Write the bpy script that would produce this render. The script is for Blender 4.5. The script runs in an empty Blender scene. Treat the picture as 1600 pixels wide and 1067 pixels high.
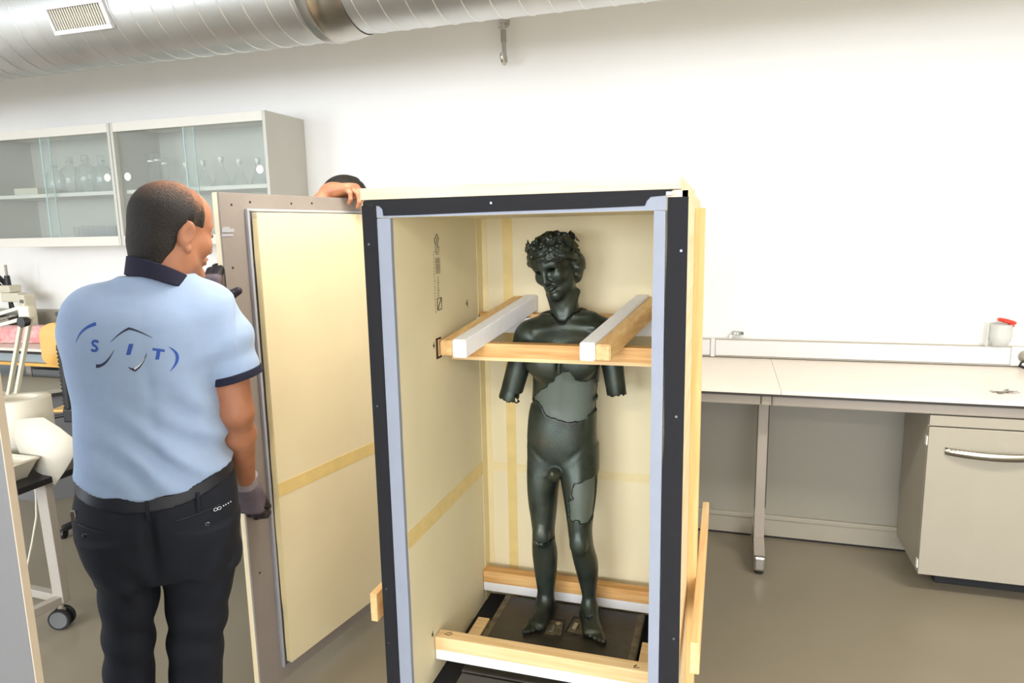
import bpy, bmesh, math, random
import numpy as np
from mathutils import Matrix, Vector
from mathutils.bvhtree import BVHTree
random.seed(7)
rng = np.random.default_rng(7)
PI = math.pi
SC = bpy.context.scene
COL = SC.collection

# ------------------------------------------------------------------ camera
CAMH = 1.63
cam = bpy.data.cameras.new('camera')
cam.sensor_width = 36.0
cam.lens = 1075 * 36 / 1600
cam.clip_start = 0.05
camo = bpy.data.objects.new('camera', cam)
COL.objects.link(camo)
_r = Vector((0.95534021, 0.29483279, -0.01996752))
_u = Vector((-0.02834374, 0.15868088, 0.986923))
_f = Vector((-0.29414573, 0.94228128, -0.15995089))
camo.matrix_world = Matrix(((_r.x, _u.x, -_f.x, 0), (_r.y, _u.y, -_f.y, 0), (_r.z, _u.z, -_f.z, CAMH), (0, 0, 0, 1)))
SC.camera = camo

# ------------------------------------------------------------------ world, lights, exposure
SC.view_settings.view_transform = 'Standard'
SC.view_settings.look = 'None'
SC.view_settings.exposure = 0.0
SC.view_settings.gamma = 1.0
SC.view_settings.use_curve_mapping = False
SC.cycles.transparent_max_bounces = 48          # many panes and glasses stand behind one another
wd = bpy.data.worlds.new('world')
SC.world = wd
wd.use_nodes = True
wd.node_tree.nodes['Background'].inputs[0].default_value = (0.75, 0.86, 1.0, 1)
wd.node_tree.nodes['Background'].inputs[1].default_value = 1.0


def area(name, loc, rot, sx, sy, power, color):
    l = bpy.data.lights.new(name, 'AREA')
    l.shape = 'RECTANGLE'
    l.size = sx
    l.size_y = sy
    l.energy = power
    l.color = color
    o = bpy.data.objects.new(name, l)
    o.location = loc
    o.rotation_euler = rot
    COL.objects.link(o)
    return o


# daylight through the two windows of the wall behind the camera, and a window in the left wall
area('daylight_window_a', (-3.1, -6.9, 1.95), (math.radians(90), 0, 0), 3.4, 2.0, 360, (0.84, 0.90, 1.0))
area('daylight_window_b', (1.3, -6.9, 1.95), (math.radians(90), 0, 0), 3.4, 2.0, 310, (0.93, 0.95, 1.0))
area('daylight_window_c', (-6.3, -3.3, 1.95), (math.radians(90), 0, math.radians(-90)), 3.2, 2.0, 330, (0.80, 0.89, 1.0))
# ceiling lamps (their housings are built with the room)
LAMPS = [(-0.9, 2.0, 22), (1.7, 2.0, 36), (-3.5, -0.7, 34), (-0.9, -0.7, 38), (1.7, -0.7, 40)]
for _x, _y, _p in LAMPS:
    area('ceiling_lamp_light', (_x, _y, 2.45), (0, 0, 0), 1.2, 0.28, _p, (1.0, 0.93, 0.82))


# ------------------------------------------------------------------ materials
def lin(c):
    return tuple(((v / 255) / 12.92 if v / 255 <= 0.04045 else ((v / 255 + 0.055) / 1.055) ** 2.4) for v in c)


def mat(name, rgb, rough=0.5, metal=0.0, var=0.0, scale=8.0, bump=0.0, bscale=60.0, stretch=None, rgb2=None, spec=0.5, coat=0.0, sheen=0.0, detail=4.0):
    m = bpy.data.materials.new(name)
    m.use_nodes = True
    nt = m.node_tree
    b = nt.nodes['Principled BSDF']
    c = lin(rgb)
    b.inputs['Base Color'].default_value = (*c, 1)
    b.inputs['Roughness'].default_value = rough
    b.inputs['Metallic'].default_value = metal
    b.inputs['Specular IOR Level'].default_value = spec
    if coat:
        b.inputs['Coat Weight'].default_value = coat
        b.inputs['Coat Roughness'].default_value = 0.2
    if sheen:
        b.inputs['Sheen Weight'].default_value = sheen
    tc = nt.nodes.new('ShaderNodeTexCoord')
    mp = nt.nodes.new('ShaderNodeMapping')
    nt.links.new(tc.outputs['Object'], mp.inputs['Vector'])
    if stretch:
        mp.inputs['Scale'].default_value = stretch
    if var or rgb2:
        n = nt.nodes.new('ShaderNodeTexNoise')
        n.inputs['Scale'].default_value = scale
        n.inputs['Detail'].default_value = detail
        nt.links.new(mp.outputs['Vector'], n.inputs['Vector'])
        r = nt.nodes.new('ShaderNodeValToRGB')
        c2 = lin(rgb2) if rgb2 else tuple(min(1, v * (1 + var)) for v in c)
        c1 = c if rgb2 else tuple(v * (1 - var) for v in c)
        r.color_ramp.elements[0].position = 0.3
        r.color_ramp.elements[1].position = 0.7
        r.color_ramp.elements[0].color = (*c1, 1)
        r.color_ramp.elements[1].color = (*c2, 1)
        nt.links.new(n.outputs['Fac'], r.inputs['Fac'])
        nt.links.new(r.outputs['Color'], b.inputs['Base Color'])
    if bump:
        n2 = nt.nodes.new('ShaderNodeTexNoise')
        n2.inputs['Scale'].default_value = bscale
        n2.inputs['Detail'].default_value = 6
        nt.links.new(mp.outputs['Vector'], n2.inputs['Vector'])
        bp = nt.nodes.new('ShaderNodeBump')
        bp.inputs['Strength'].default_value = bump
        bp.inputs['Distance'].default_value = 0.01
        nt.links.new(n2.outputs['Fac'], bp.inputs['Height'])
        nt.links.new(bp.outputs['Normal'], b.inputs['Normal'])
    return m


def wood(name, rgb, rgb2, axis='x', freq=55.0):
    st = {'x': (0.06, 1, 1), 'y': (1, 0.06, 1), 'z': (1, 1, 0.06)}[axis]
    m = mat(name, rgb, rough=0.6, rgb2=rgb2, scale=freq, stretch=st, bump=0.12, bscale=freq * 2, detail=3)
    return m


def thin_glass(name, tint, haze=0.08, alpha=1.0):
    """a thin clear sheet: fresnel mirror over a tinted clear body, whitened by a painted haze"""
    m = bpy.data.materials.new(name)
    m.use_nodes = True
    nt = m.node_tree
    nt.nodes.remove(nt.nodes['Principled BSDF'])
    out = nt.nodes['Material Output']
    t = nt.nodes.new('ShaderNodeBsdfTransparent')
    t.inputs[0].default_value = (*tint, 1)
    g = nt.nodes.new('ShaderNodeBsdfGlossy')
    g.inputs['Roughness'].default_value = 0.03
    d = nt.nodes.new('ShaderNodeBsdfDiffuse')
    d.inputs[0].default_value = (0.85, 0.87, 0.86, 1)
    lw = nt.nodes.new('ShaderNodeLayerWeight')
    lw.inputs['Blend'].default_value = 0.5
    pw = nt.nodes.new('ShaderNodeMath')
    pw.operation = 'POWER'
    pw.inputs[1].default_value = 4.0
    ma = nt.nodes.new('ShaderNodeMath')
    ma.operation = 'MULTIPLY_ADD'
    ma.inputs[1].default_value = 0.9
    ma.inputs[2].default_value = 0.045
    nt.links.new(lw.outputs['Facing'], pw.inputs[0])
    nt.links.new(pw.outputs[0], ma.inputs[0])
    mx = nt.nodes.new('ShaderNodeMixShader')
    nt.links.new(ma.outputs[0], mx.inputs[0])
    nt.links.new(t.outputs[0], mx.inputs[1])
    nt.links.new(g.outputs[0], mx.inputs[2])
    mx2 = nt.nodes.new('ShaderNodeMixShader')
    mx2.inputs[0].default_value = haze  # share of flat white diffuse, reflected light painted on as haze
    nt.links.new(mx.outputs[0], mx2.inputs[1])
    nt.links.new(d.outputs[0], mx2.inputs[2])
    nt.links.new(mx2.outputs[0], out.inputs['Surface'])
    return m


M = {}
M['wall'] = mat('wall_paint', (238, 236, 231), 0.85, var=0.01, scale=3, bump=0.03, bscale=180)
M['ceiling'] = mat('ceiling_paint', (236, 234, 228), 0.9)
M['floor'] = mat('floor_vinyl', (136, 128, 111), 0.32, var=0.05, scale=2.2, bump=0.015, bscale=120, spec=0.35)
M['white'] = mat('white_paint', (214, 213, 213), 0.4)
M['greycab'] = mat('grey_laminate', (158, 152, 137), 0.45, var=0.015, scale=5)
M['cabwhite'] = mat('offwhite_laminate', (222, 217, 206), 0.45, var=0.01, scale=4)
M['cabshaded'] = mat('shaded_side_laminate', (198, 196, 186), 0.5, var=0.015, scale=4)  # same cabinet laminate, shade of the less lit sides put into its colour
M['bench'] = mat('bench_laminate', (232, 222, 209), 0.35, var=0.01, scale=3)
M['benchedge'] = mat('bench_black_core', (38, 34, 30), 0.5)
M['beam'] = mat('bench_frame_grey', (160, 152, 142), 0.4, var=0.02)
M['panel'] = mat('modesty_panel_grey', (144, 140, 128), 0.55, var=0.02, scale=3)
M['steel'] = mat('brushed_steel', (190, 186, 178), 0.3, metal=1.0, var=0.03, scale=30)
M['duct'] = mat('galvanised_sheet', (204, 205, 204), 0.36, metal=0.85, var=0.08, scale=5, bump=0.04, bscale=25)
M['ductseam'] = mat('galvanised_seam', (214, 214, 210), 0.3, metal=0.85)
M['black'] = mat('black_plastic', (22, 22, 24), 0.45)
M['rubber'] = mat('black_rubber', (30, 30, 32), 0.8)
M['plastic'] = mat('cream_plastic', (214, 207, 190), 0.4)
M['whiteplastic'] = mat('white_plastic', (238, 236, 230), 0.4)
M['red'] = mat('red_plastic', (214, 52, 34), 0.35)
M['ply'] = wood('pale_plywood', (246, 230, 198), (236, 214, 172), 'z', 40)
M['plyx'] = wood('pale_plywood_edge', (234, 220, 190), (224, 204, 166), 'x', 60)
M['plyside'] = wood('plywood_side', (240, 218, 178), (228, 200, 152), 'y', 24)
M['woodx'] = wood('pine_batten_across', (226, 184, 122), (198, 142, 78), 'x', 70)
M['woody'] = wood('pine_batten_deep', (236, 204, 150), (216, 170, 112), 'y', 60)
M['woodz'] = wood('pine_batten_upright', (240, 208, 150), (226, 184, 118), 'z', 60)
M['woodpale'] = wood('pale_pine', (238, 208, 160), (220, 182, 126), 'x', 60)
M['foam'] = mat('cream_foam_board', (230, 219, 184), 0.75, var=0.025, scale=5, bump=0.02, bscale=200)
M['tape'] = mat('yellow_parcel_tape', (228, 204, 138), 0.4, var=0.05, scale=20)
M['tapepale'] = mat('pale_tape', (230, 214, 166), 0.4, var=0.03, scale=20)
M['seal'] = mat('black_felt_seal', (19, 20, 26), 0.85, var=0.06, scale=60, bump=0.05, bscale=400)
M['greystrip'] = mat('grey_rubber_strip', (142, 149, 164), 0.6, var=0.03, scale=14)
M['whitefoam'] = mat('white_foam_pad', (238, 238, 240), 0.7, var=0.02, scale=40, bump=0.06, bscale=250)
M['doorgrey'] = mat('grey_foam_facing', (144, 136, 131), 0.75, var=0.05, scale=9, bump=0.04, bscale=160)
M['doorgroove'] = mat('dark_grey_foam', (96, 96, 102), 0.8, var=0.05, scale=15)
M['lip'] = mat('grey_foam_lip', (166, 168, 178), 0.6)
M['ink'] = mat('dark_ink', (88, 80, 66), 0.7)
M['inkfaint'] = mat('faint_ink', (166, 156, 128), 0.7)
M['inkdark'] = mat('pen_ink', (50, 34, 20), 0.7)
M['plate'] = mat('dark_base_plate', (46, 42, 34), 0.42, var=0.25, scale=14, bump=0.08, bscale=60)
M['platewear'] = mat('worn_plate_edge', (112, 102, 80), 0.6, rgb2=(66, 58, 44), scale=40)
M['skin'] = mat('skin', (180, 124, 94), 0.5, rgb2=(160, 104, 76), scale=14, bump=0.03, bscale=200)
M['skinpale'] = mat('skin_pale', (206, 152, 116), 0.5, rgb2=(192, 132, 96), scale=20)
M['navy'] = mat('navy_knit', (28, 30, 52), 0.9, var=0.1, scale=120, bump=0.2, bscale=500)
M['trousers'] = mat('dark_navy_twill', (15, 21, 34), 0.85, var=0.08, scale=20, bump=0.10, bscale=18)
M['belt'] = mat('dark_belt', (24, 27, 38), 0.5)
M['glove'] = mat('grey_knit_glove', (104, 94, 104), 0.85, var=0.08, scale=90, bump=0.2, bscale=350)
M['glovedip'] = mat('black_dipped_fingers', (38, 32, 40), 0.6)
M['cuff'] = mat('pale_glove_cuff', (150, 142, 150), 0.85, bump=0.2, bscale=350)
M['hairblack'] = mat('black_hair', (26, 20, 16), 0.55, var=0.2, scale=90, bump=0.5, bscale=180)
M['logoblue'] = mat('print_blue', (48, 88, 178), 0.6)
M['logodark'] = mat('print_dark', (48, 54, 82), 0.6)
M['logowhite'] = mat('print_white', (226, 232, 240), 0.6)
M['pink'] = mat('pink_bubble_wrap', (226, 128, 128), 0.3, rgb2=(240, 200, 196), scale=18, bump=0.6, bscale=70)
M['yellowply'] = mat('yellow_beech_ply', (226, 176, 92), 0.4, var=0.06, scale=6, stretch=(1, 1, 0.2))
M['paper'] = mat('offwhite_paper_foam', (210, 203, 186), 0.7, bump=0.03, bscale=120)
M['cream'] = mat('cream_enamel', (212, 206, 184), 0.35)
M['bluegrey'] = mat('blue_grey_laminate', (150, 160, 164), 0.5)
M['darkgrey'] = mat('dark_grey_laminate', (104, 104, 104), 0.6)
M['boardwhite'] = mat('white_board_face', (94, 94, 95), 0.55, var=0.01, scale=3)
M['boardedge'] = mat('board_edge', (176, 162, 142), 0.6)
M['paneglass'] = thin_glass('sliding_pane_glass', (0.955, 0.98, 0.975), 0.06)
M['glasswedge'] = mat('glass_green_edge', (196, 222, 222), 0.15)
M['labglass'] = thin_glass('lab_glass', (0.95, 0.97, 0.965), 0.07)
M['beakerglass'] = thin_glass('hazed_beaker_glass', (0.985, 0.99, 0.99), 0.16)  # clear glass with extra white haze painted in for its bright reflections
M['bagclear'] = thin_glass('clear_jug_plastic', (0.93, 0.94, 0.92), 0.30)
M['screw'] = mat('zinc_screw', (120, 124, 130), 0.4, metal=1.0)
M['keymetal'] = mat('dull_key_metal', (120, 118, 112), 0.35, metal=0.9)
M['lampglow'] = bpy.data.materials.new('lamp_diffuser')
M['lampglow'].use_nodes = True
_b = M['lampglow'].node_tree.nodes['Principled BSDF']
_b.inputs['Emission Color'].default_value = (1, 0.93, 0.82, 1)
_b.inputs['Emission Strength'].default_value = 6.0


def shirt_material():
    m = mat('light_blue_pique', (158, 181, 216), 0.85, var=0.02, scale=40, sheen=0.2)
    nt = m.node_tree
    b = nt.nodes['Principled BSDF']
    tc = nt.nodes.new('ShaderNodeTexCoord')
    mp = nt.nodes.new('ShaderNodeMapping')
    mp.inputs['Rotation'].default_value = (0, math.radians(38), 0)
    mp.inputs['Scale'].default_value = (1.4, 1.6, 5.0)
    n = nt.nodes.new('ShaderNodeTexNoise')
    n.inputs['Scale'].default_value = 2.2
    n.inputs['Detail'].default_value = 2.0
    bp = nt.nodes.new('ShaderNodeBump')
    bp.inputs['Strength'].default_value = 0.3
    bp.inputs['Distance'].default_value = 0.02
    n2 = nt.nodes.new('ShaderNodeTexNoise')
    n2.inputs['Scale'].default_value = 600
    bp2 = nt.nodes.new('ShaderNodeBump')
    bp2.inputs['Strength'].default_value = 0.08
    bp2.inputs['Distance'].default_value = 0.004
    nt.links.new(tc.outputs['Object'], mp.inputs['Vector'])
    nt.links.new(mp.outputs['Vector'], n.inputs['Vector'])
    nt.links.new(tc.outputs['Object'], n2.inputs['Vector'])
    nt.links.new(n.outputs['Fac'], bp.inputs['Height'])
    nt.links.new(n2.outputs['Fac'], bp2.inputs['Height'])
    nt.links.new(bp.outputs['Normal'], bp2.inputs['Normal'])
    nt.links.new(bp2.outputs['Normal'], b.inputs['Normal'])
    return m


M['shirt'] = shirt_material()


def bronze_material():
    m = mat('aged_dark_bronze', (44, 48, 43), 0.33, metal=0.55, spec=0.6)
    nt = m.node_tree
    b = nt.nodes['Principled BSDF']
    tc = nt.nodes.new('ShaderNodeTexCoord')
    n = nt.nodes.new('ShaderNodeTexNoise')
    n.inputs['Scale'].default_value = 9
    n.inputs['Detail'].default_value = 8
    r = nt.nodes.new('ShaderNodeValToRGB')
    e = r.color_ramp.elements
    e[0].position = 0.30
    e[0].color = (*lin((30, 30, 26)), 1)
    e[1].position = 0.52
    e[1].color = (*lin((58, 67, 60)), 1)
    x = e.new(0.64)
    x.color = (*lin((66, 69, 58)), 1)
    x = e.new(0.74)
    x.color = (*lin((90, 74, 60)), 1)
    nt.links.new(tc.outputs['Object'], n.inputs['Vector'])
    nt.links.new(n.outputs['Fac'], r.inputs['Fac'])
    nt.links.new(r.outputs['Color'], b.inputs['Base Color'])
    n2 = nt.nodes.new('ShaderNodeTexNoise')
    n2.inputs['Scale'].default_value = 26
    n2.inputs['Detail'].default_value = 6
    mr = nt.nodes.new('ShaderNodeMapRange')
    mr.inputs['To Min'].default_value = 0.26
    mr.inputs['To Max'].default_value = 0.52
    nt.links.new(tc.outputs['Object'], n2.inputs['Vector'])
    nt.links.new(n2.outputs['Fac'], mr.inputs['Value'])
    nt.links.new(mr.outputs['Result'], b.inputs['Roughness'])
    n3 = nt.nodes.new('ShaderNodeTexNoise')
    n3.inputs['Scale'].default_value = 120
    n3.inputs['Detail'].default_value = 5
    bp = nt.nodes.new('ShaderNodeBump')
    bp.inputs['Strength'].default_value = 0.12
    bp.inputs['Distance'].default_value = 0.004
    nt.links.new(tc.outputs['Object'], n3.inputs['Vector'])
    nt.links.new(n3.outputs['Fac'], bp.inputs['Height'])
    nt.links.new(bp.outputs['Normal'], b.inputs['Normal'])
    return m


M['bronze'] = bronze_material()
M['core'] = mat('grey_green_fill', (86, 95, 87), 0.5, var=0.05, scale=12)


def hair_material():
    """short dark hair, thinner towards the crown where the scalp shows through"""
    m = mat('cropped_dark_hair', (30, 24, 21), 0.6, bump=0.6, bscale=260)
    nt = m.node_tree
    b = nt.nodes['Principled BSDF']
    at = nt.nodes.new('ShaderNodeAttribute')
    at.attribute_name = 'thin'
    n = nt.nodes.new('ShaderNodeTexNoise')
    n.inputs['Scale'].default_value = 150
    n.inputs['Detail'].default_value = 3
    tc = nt.nodes.new('ShaderNodeTexCoord')
    nt.links.new(tc.outputs['Object'], n.inputs['Vector'])
    ad = nt.nodes.new('ShaderNodeMath')
    ad.operation = 'ADD'
    sb = nt.nodes.new('ShaderNodeMath')
    sb.operation = 'MULTIPLY_ADD'
    sb.inputs[1].default_value = 0.9
    sb.inputs[2].default_value = -0.45
    nt.links.new(n.outputs['Fac'], sb.inputs[0])
    nt.links.new(at.outputs['Fac'], ad.inputs[0])
    nt.links.new(sb.outputs[0], ad.inputs[1])
    r = nt.nodes.new('ShaderNodeValToRGB')
    e = r.color_ramp.elements
    e[0].position = 0.1
    e[0].color = (*lin((26, 21, 19)), 1)
    e[1].position = 0.95
    e[1].color = (*lin((150, 98, 68)), 1)
    x = e.new(0.5)
    x.color = (*lin((66, 46, 36)), 1)
    nt.links.new(ad.outputs[0], r.inputs['Fac'])
    nt.links.new(r.outputs['Color'], b.inputs['Base Color'])
    return m


M['hair'] = hair_material()

# ------------------------------------------------------------------ object helpers
ROOT = {}


def tagset(o, label=None, cat=None, group=None, kind=None):
    if label:
        o['label'] = label
    if cat:
        o['category'] = cat
    if group:
        o['group'] = group
    if kind:
        o['kind'] = kind
    return o


def thing(name, label, cat, loc=(0, 0, 0), rotz=0.0, group=None):
    o = bpy.data.objects.new(name, None)
    o.empty_display_size = 0.05
    COL.objects.link(o)
    o.location = loc
    o.rotation_euler = (0, 0, rotz)
    tagset(o, label, cat, group)
    ROOT[o.name] = (Matrix.Translation(loc) @ Matrix.Rotation(rotz, 4, 'Z')).inverted()
    return o


class MB:
    """collects boxes, bars, tubes and turned shapes into one mesh"""

    def __init__(s):
        s.v = []
        s.f = []
        s.smooth = []

    def add(s, v, f, sm=False):
        n = len(s.v)
        s.v += [tuple(p) for p in v]
        s.f += [tuple(i + n for i in q) for q in f]
        s.smooth += [sm] * len(f)
        return s

    def box(s, x0, x1, y0, y1, z0, z1, bev=0.0, mtx=None, seg=2):
        bm = bmesh.new()
        bmesh.ops.create_cube(bm, size=1.0)
        sx, sy, sz = abs(x1 - x0), abs(y1 - y0), abs(z1 - z0)
        for p in bm.verts:
            p.co = Vector((p.co.x * sx, p.co.y * sy, p.co.z * sz))
        if bev > 0:
            bmesh.ops.bevel(bm, geom=bm.edges[:], offset=min(bev, 0.45 * min(sx, sy, sz)), segments=seg, affect='EDGES', profile=0.6)
        c = Vector(((x0 + x1) / 2, (y0 + y1) / 2, (z0 + z1) / 2))
        bm.verts.index_update()
        vs = [p.co + c for p in bm.verts]
        if mtx is not None:
            vs = [mtx @ p for p in vs]
        s.add(vs, [[p.index for p in f.verts] for f in bm.faces])
        bm.free()
        return s

    def bar(s, a, b, w, h, up=(0, 0, 1), bev=0.002):
        """a box from a to b, w across, h along up"""
        a, b = Vector(a), Vector(b)
        d = b - a
        L = d.length
        d.normalize()
        u = Vector(up)
        r = d.cross(u)
        if r.length < 1e-6:
            r = d.cross(Vector((0, 1, 0)))
        r.normalize()
        u = r.cross(d)
        m = Matrix((d, r, u)).transposed().to_4x4()
        m.translation = a
        return s.box(0, L, -w / 2, w / 2, -h / 2, h / 2, bev, m)

    def cyl(s, a, b, r0, r1=None, n=20, cap=True, sm=True):
        r1 = r0 if r1 is None else r1
        a, b = Vector(a), Vector(b)
        d = (b - a).normalized()
        t = d.orthogonal().normalized()
        w = d.cross(t)
        vs = []
        for (c, r) in ((a, r0), (b, r1)):
            for k in range(n):
                q = 2 * PI * k / n
                vs.append(c + (t * math.cos(q) + w * math.sin(q)) * r)
        fs = [(k, (k + 1) % n, n + (k + 1) % n, n + k) for k in range(n)]
        s.add(vs, fs, sm)
        if cap:
            s.add(vs[:n], [tuple(reversed(range(n)))])
            s.add(vs[n:], [tuple(range(n))])
        return s

    def tube(s, pts, r, n=10, closed=False, radii=None):
        pts = [Vector(p) for p in pts]
        m = len(pts)
        rings = []
        prev = None
        for i, p in enumerate(pts):
            if closed:
                d = pts[(i + 1) % m] - pts[i - 1]
            else:
                d = pts[min(i + 1, m - 1)] - pts[max(i - 1, 0)]
            d.normalize()
            t = d.orthogonal().normalized() if prev is None else (prev - d * prev.dot(d)).normalized()
            prev = t
            w = d.cross(t)
            rr = radii[i] if radii else r
            rings.append([p + (t * math.cos(2 * PI * k / n) + w * math.sin(2 * PI * k / n)) * rr for k in range(n)])
        vs = [q for g in rings for q in g]
        fs = []
        for i in range(m if closed else m - 1):
            j = (i + 1) % m
            for k in range(n):
                fs.append((i * n + k, i * n + (k + 1) % n, j * n + (k + 1) % n, j * n + k))
        s.add(vs, fs, True)
        if not closed:
            s.add(rings[0], [tuple(reversed(range(n)))])
            s.add(rings[-1], [tuple(range(n))])
        return s

    def lathe(s, c, prof, n=24, axis='z'):
        """prof: list of (radius, height)"""
        vs = []
        for (r, h) in prof:
            for k in range(n):
                q = 2 * PI * k / n
                vs.append((c[0] + r * math.cos(q), c[1] + r * math.sin(q), c[2] + h))
        fs = []
        for i in range(len(prof) - 1):
            for k in range(n):
                fs.append((i * n + k, i * n + (k + 1) % n, (i + 1) * n + (k + 1) % n, (i + 1) * n + k))
        s.add(vs, fs, True)
        if prof[0][0] > 1e-6:
            s.add(vs[:n], [tuple(reversed(range(n)))])
        if prof[-1][0] > 1e-6:
            s.add(vs[-n:], [tuple(range(n))])
        return s

    def prism(s, poly, ax, d0, d1):
        """poly in the plane normal to ax ('x': (y,z), 'y': (x,z), 'z': (x,y)), from d0 to d1"""
        def P(a, b, d):
            return {'x': (d, a, b), 'y': (a, d, b), 'z': (a, b, d)}[ax]
        n = len(poly)
        vs = [P(a, b, d0) for a, b in poly] + [P(a, b, d1) for a, b in poly]
        fs = [tuple(range(n)), tuple(reversed(range(n, 2 * n)))] + [((k + 1) % n, k, n + k, n + (k + 1) % n) for k in range(n)]
        return s.add(vs, fs)

    def data(s, name, m, inv=None):
        me = bpy.data.meshes.new(name)
        vs = s.v
        if inv is not None:
            vs = [tuple(inv @ Vector(p)) for p in vs]
        me.from_pydata(vs, [], s.f)
        me.materials.append(m)
        me.polygons.foreach_set('use_smooth', s.smooth)
        bm = bmesh.new()
        bm.from_mesh(me)
        bmesh.ops.recalc_face_normals(bm, faces=bm.faces[:])
        bm.to_mesh(me)
        bm.free()
        me.update()
        return me


def part(name, mb, m, parent, label=None, kind=None, local=False):
    """one mesh of its own under a thing (or under one of its parts); world coordinates unless local"""
    inv = ROOT.get(parent.name)
    me = mb.data(name, m, None if local else inv) if isinstance(mb, MB) else mb
    o = bpy.data.objects.new(name, me)
    COL.objects.link(o)
    o.parent = parent
    if inv is not None:
        ROOT[o.name] = inv
    tagset(o, label, None, None, kind)
    return o


def solo(name, mb, m, label=None, cat=None, group=None, kind=None):
    """a thing that is one mesh; its origin goes to the middle of its base"""
    v = np.array(mb.v)
    lo, hi = v.min(0), v.max(0)
    c = Vector(((lo[0] + hi[0]) / 2, (lo[1] + hi[1]) / 2, lo[2]))
    me = mb.data(name, m, Matrix.Translation(-c))
    o = bpy.data.objects.new(name, me)
    o.location = c
    COL.objects.link(o)
    ROOT[o.name] = Matrix.Translation(-c)
    return tagset(o, label, cat, group, kind)


def kids(o):
    return [c for c in bpy.data.objects if c.parent == o]


def dup(root, loc, label, rotz=None):
    ch = {}
    r = root.copy()
    COL.objects.link(r)
    r.location = loc
    if rotz is not None:
        r.rotation_euler = (0, 0, rotz)
    r['label'] = label
    for c in kids(root):
        k = c.copy()
        COL.objects.link(k)
        k.parent = r
        for g in kids(c):
            q = g.copy()
            COL.objects.link(q)
            q.parent = k
    return r


# ------------------------------------------------------------------ implicit-surface helpers (smooth bodies)
def axis(lo, hi, step, fine=()):
    """grid coordinates; fine: (from, to, step) stretches that get a finer step"""
    out = [lo]
    while out[-1] < hi:
        st = step
        for a, b, f in fine:
            if a - 0.5 * step <= out[-1] <= b:
                st = min(st, f)
        out.append(out[-1] + st)
    return np.array(out, dtype=np.float32)


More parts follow.
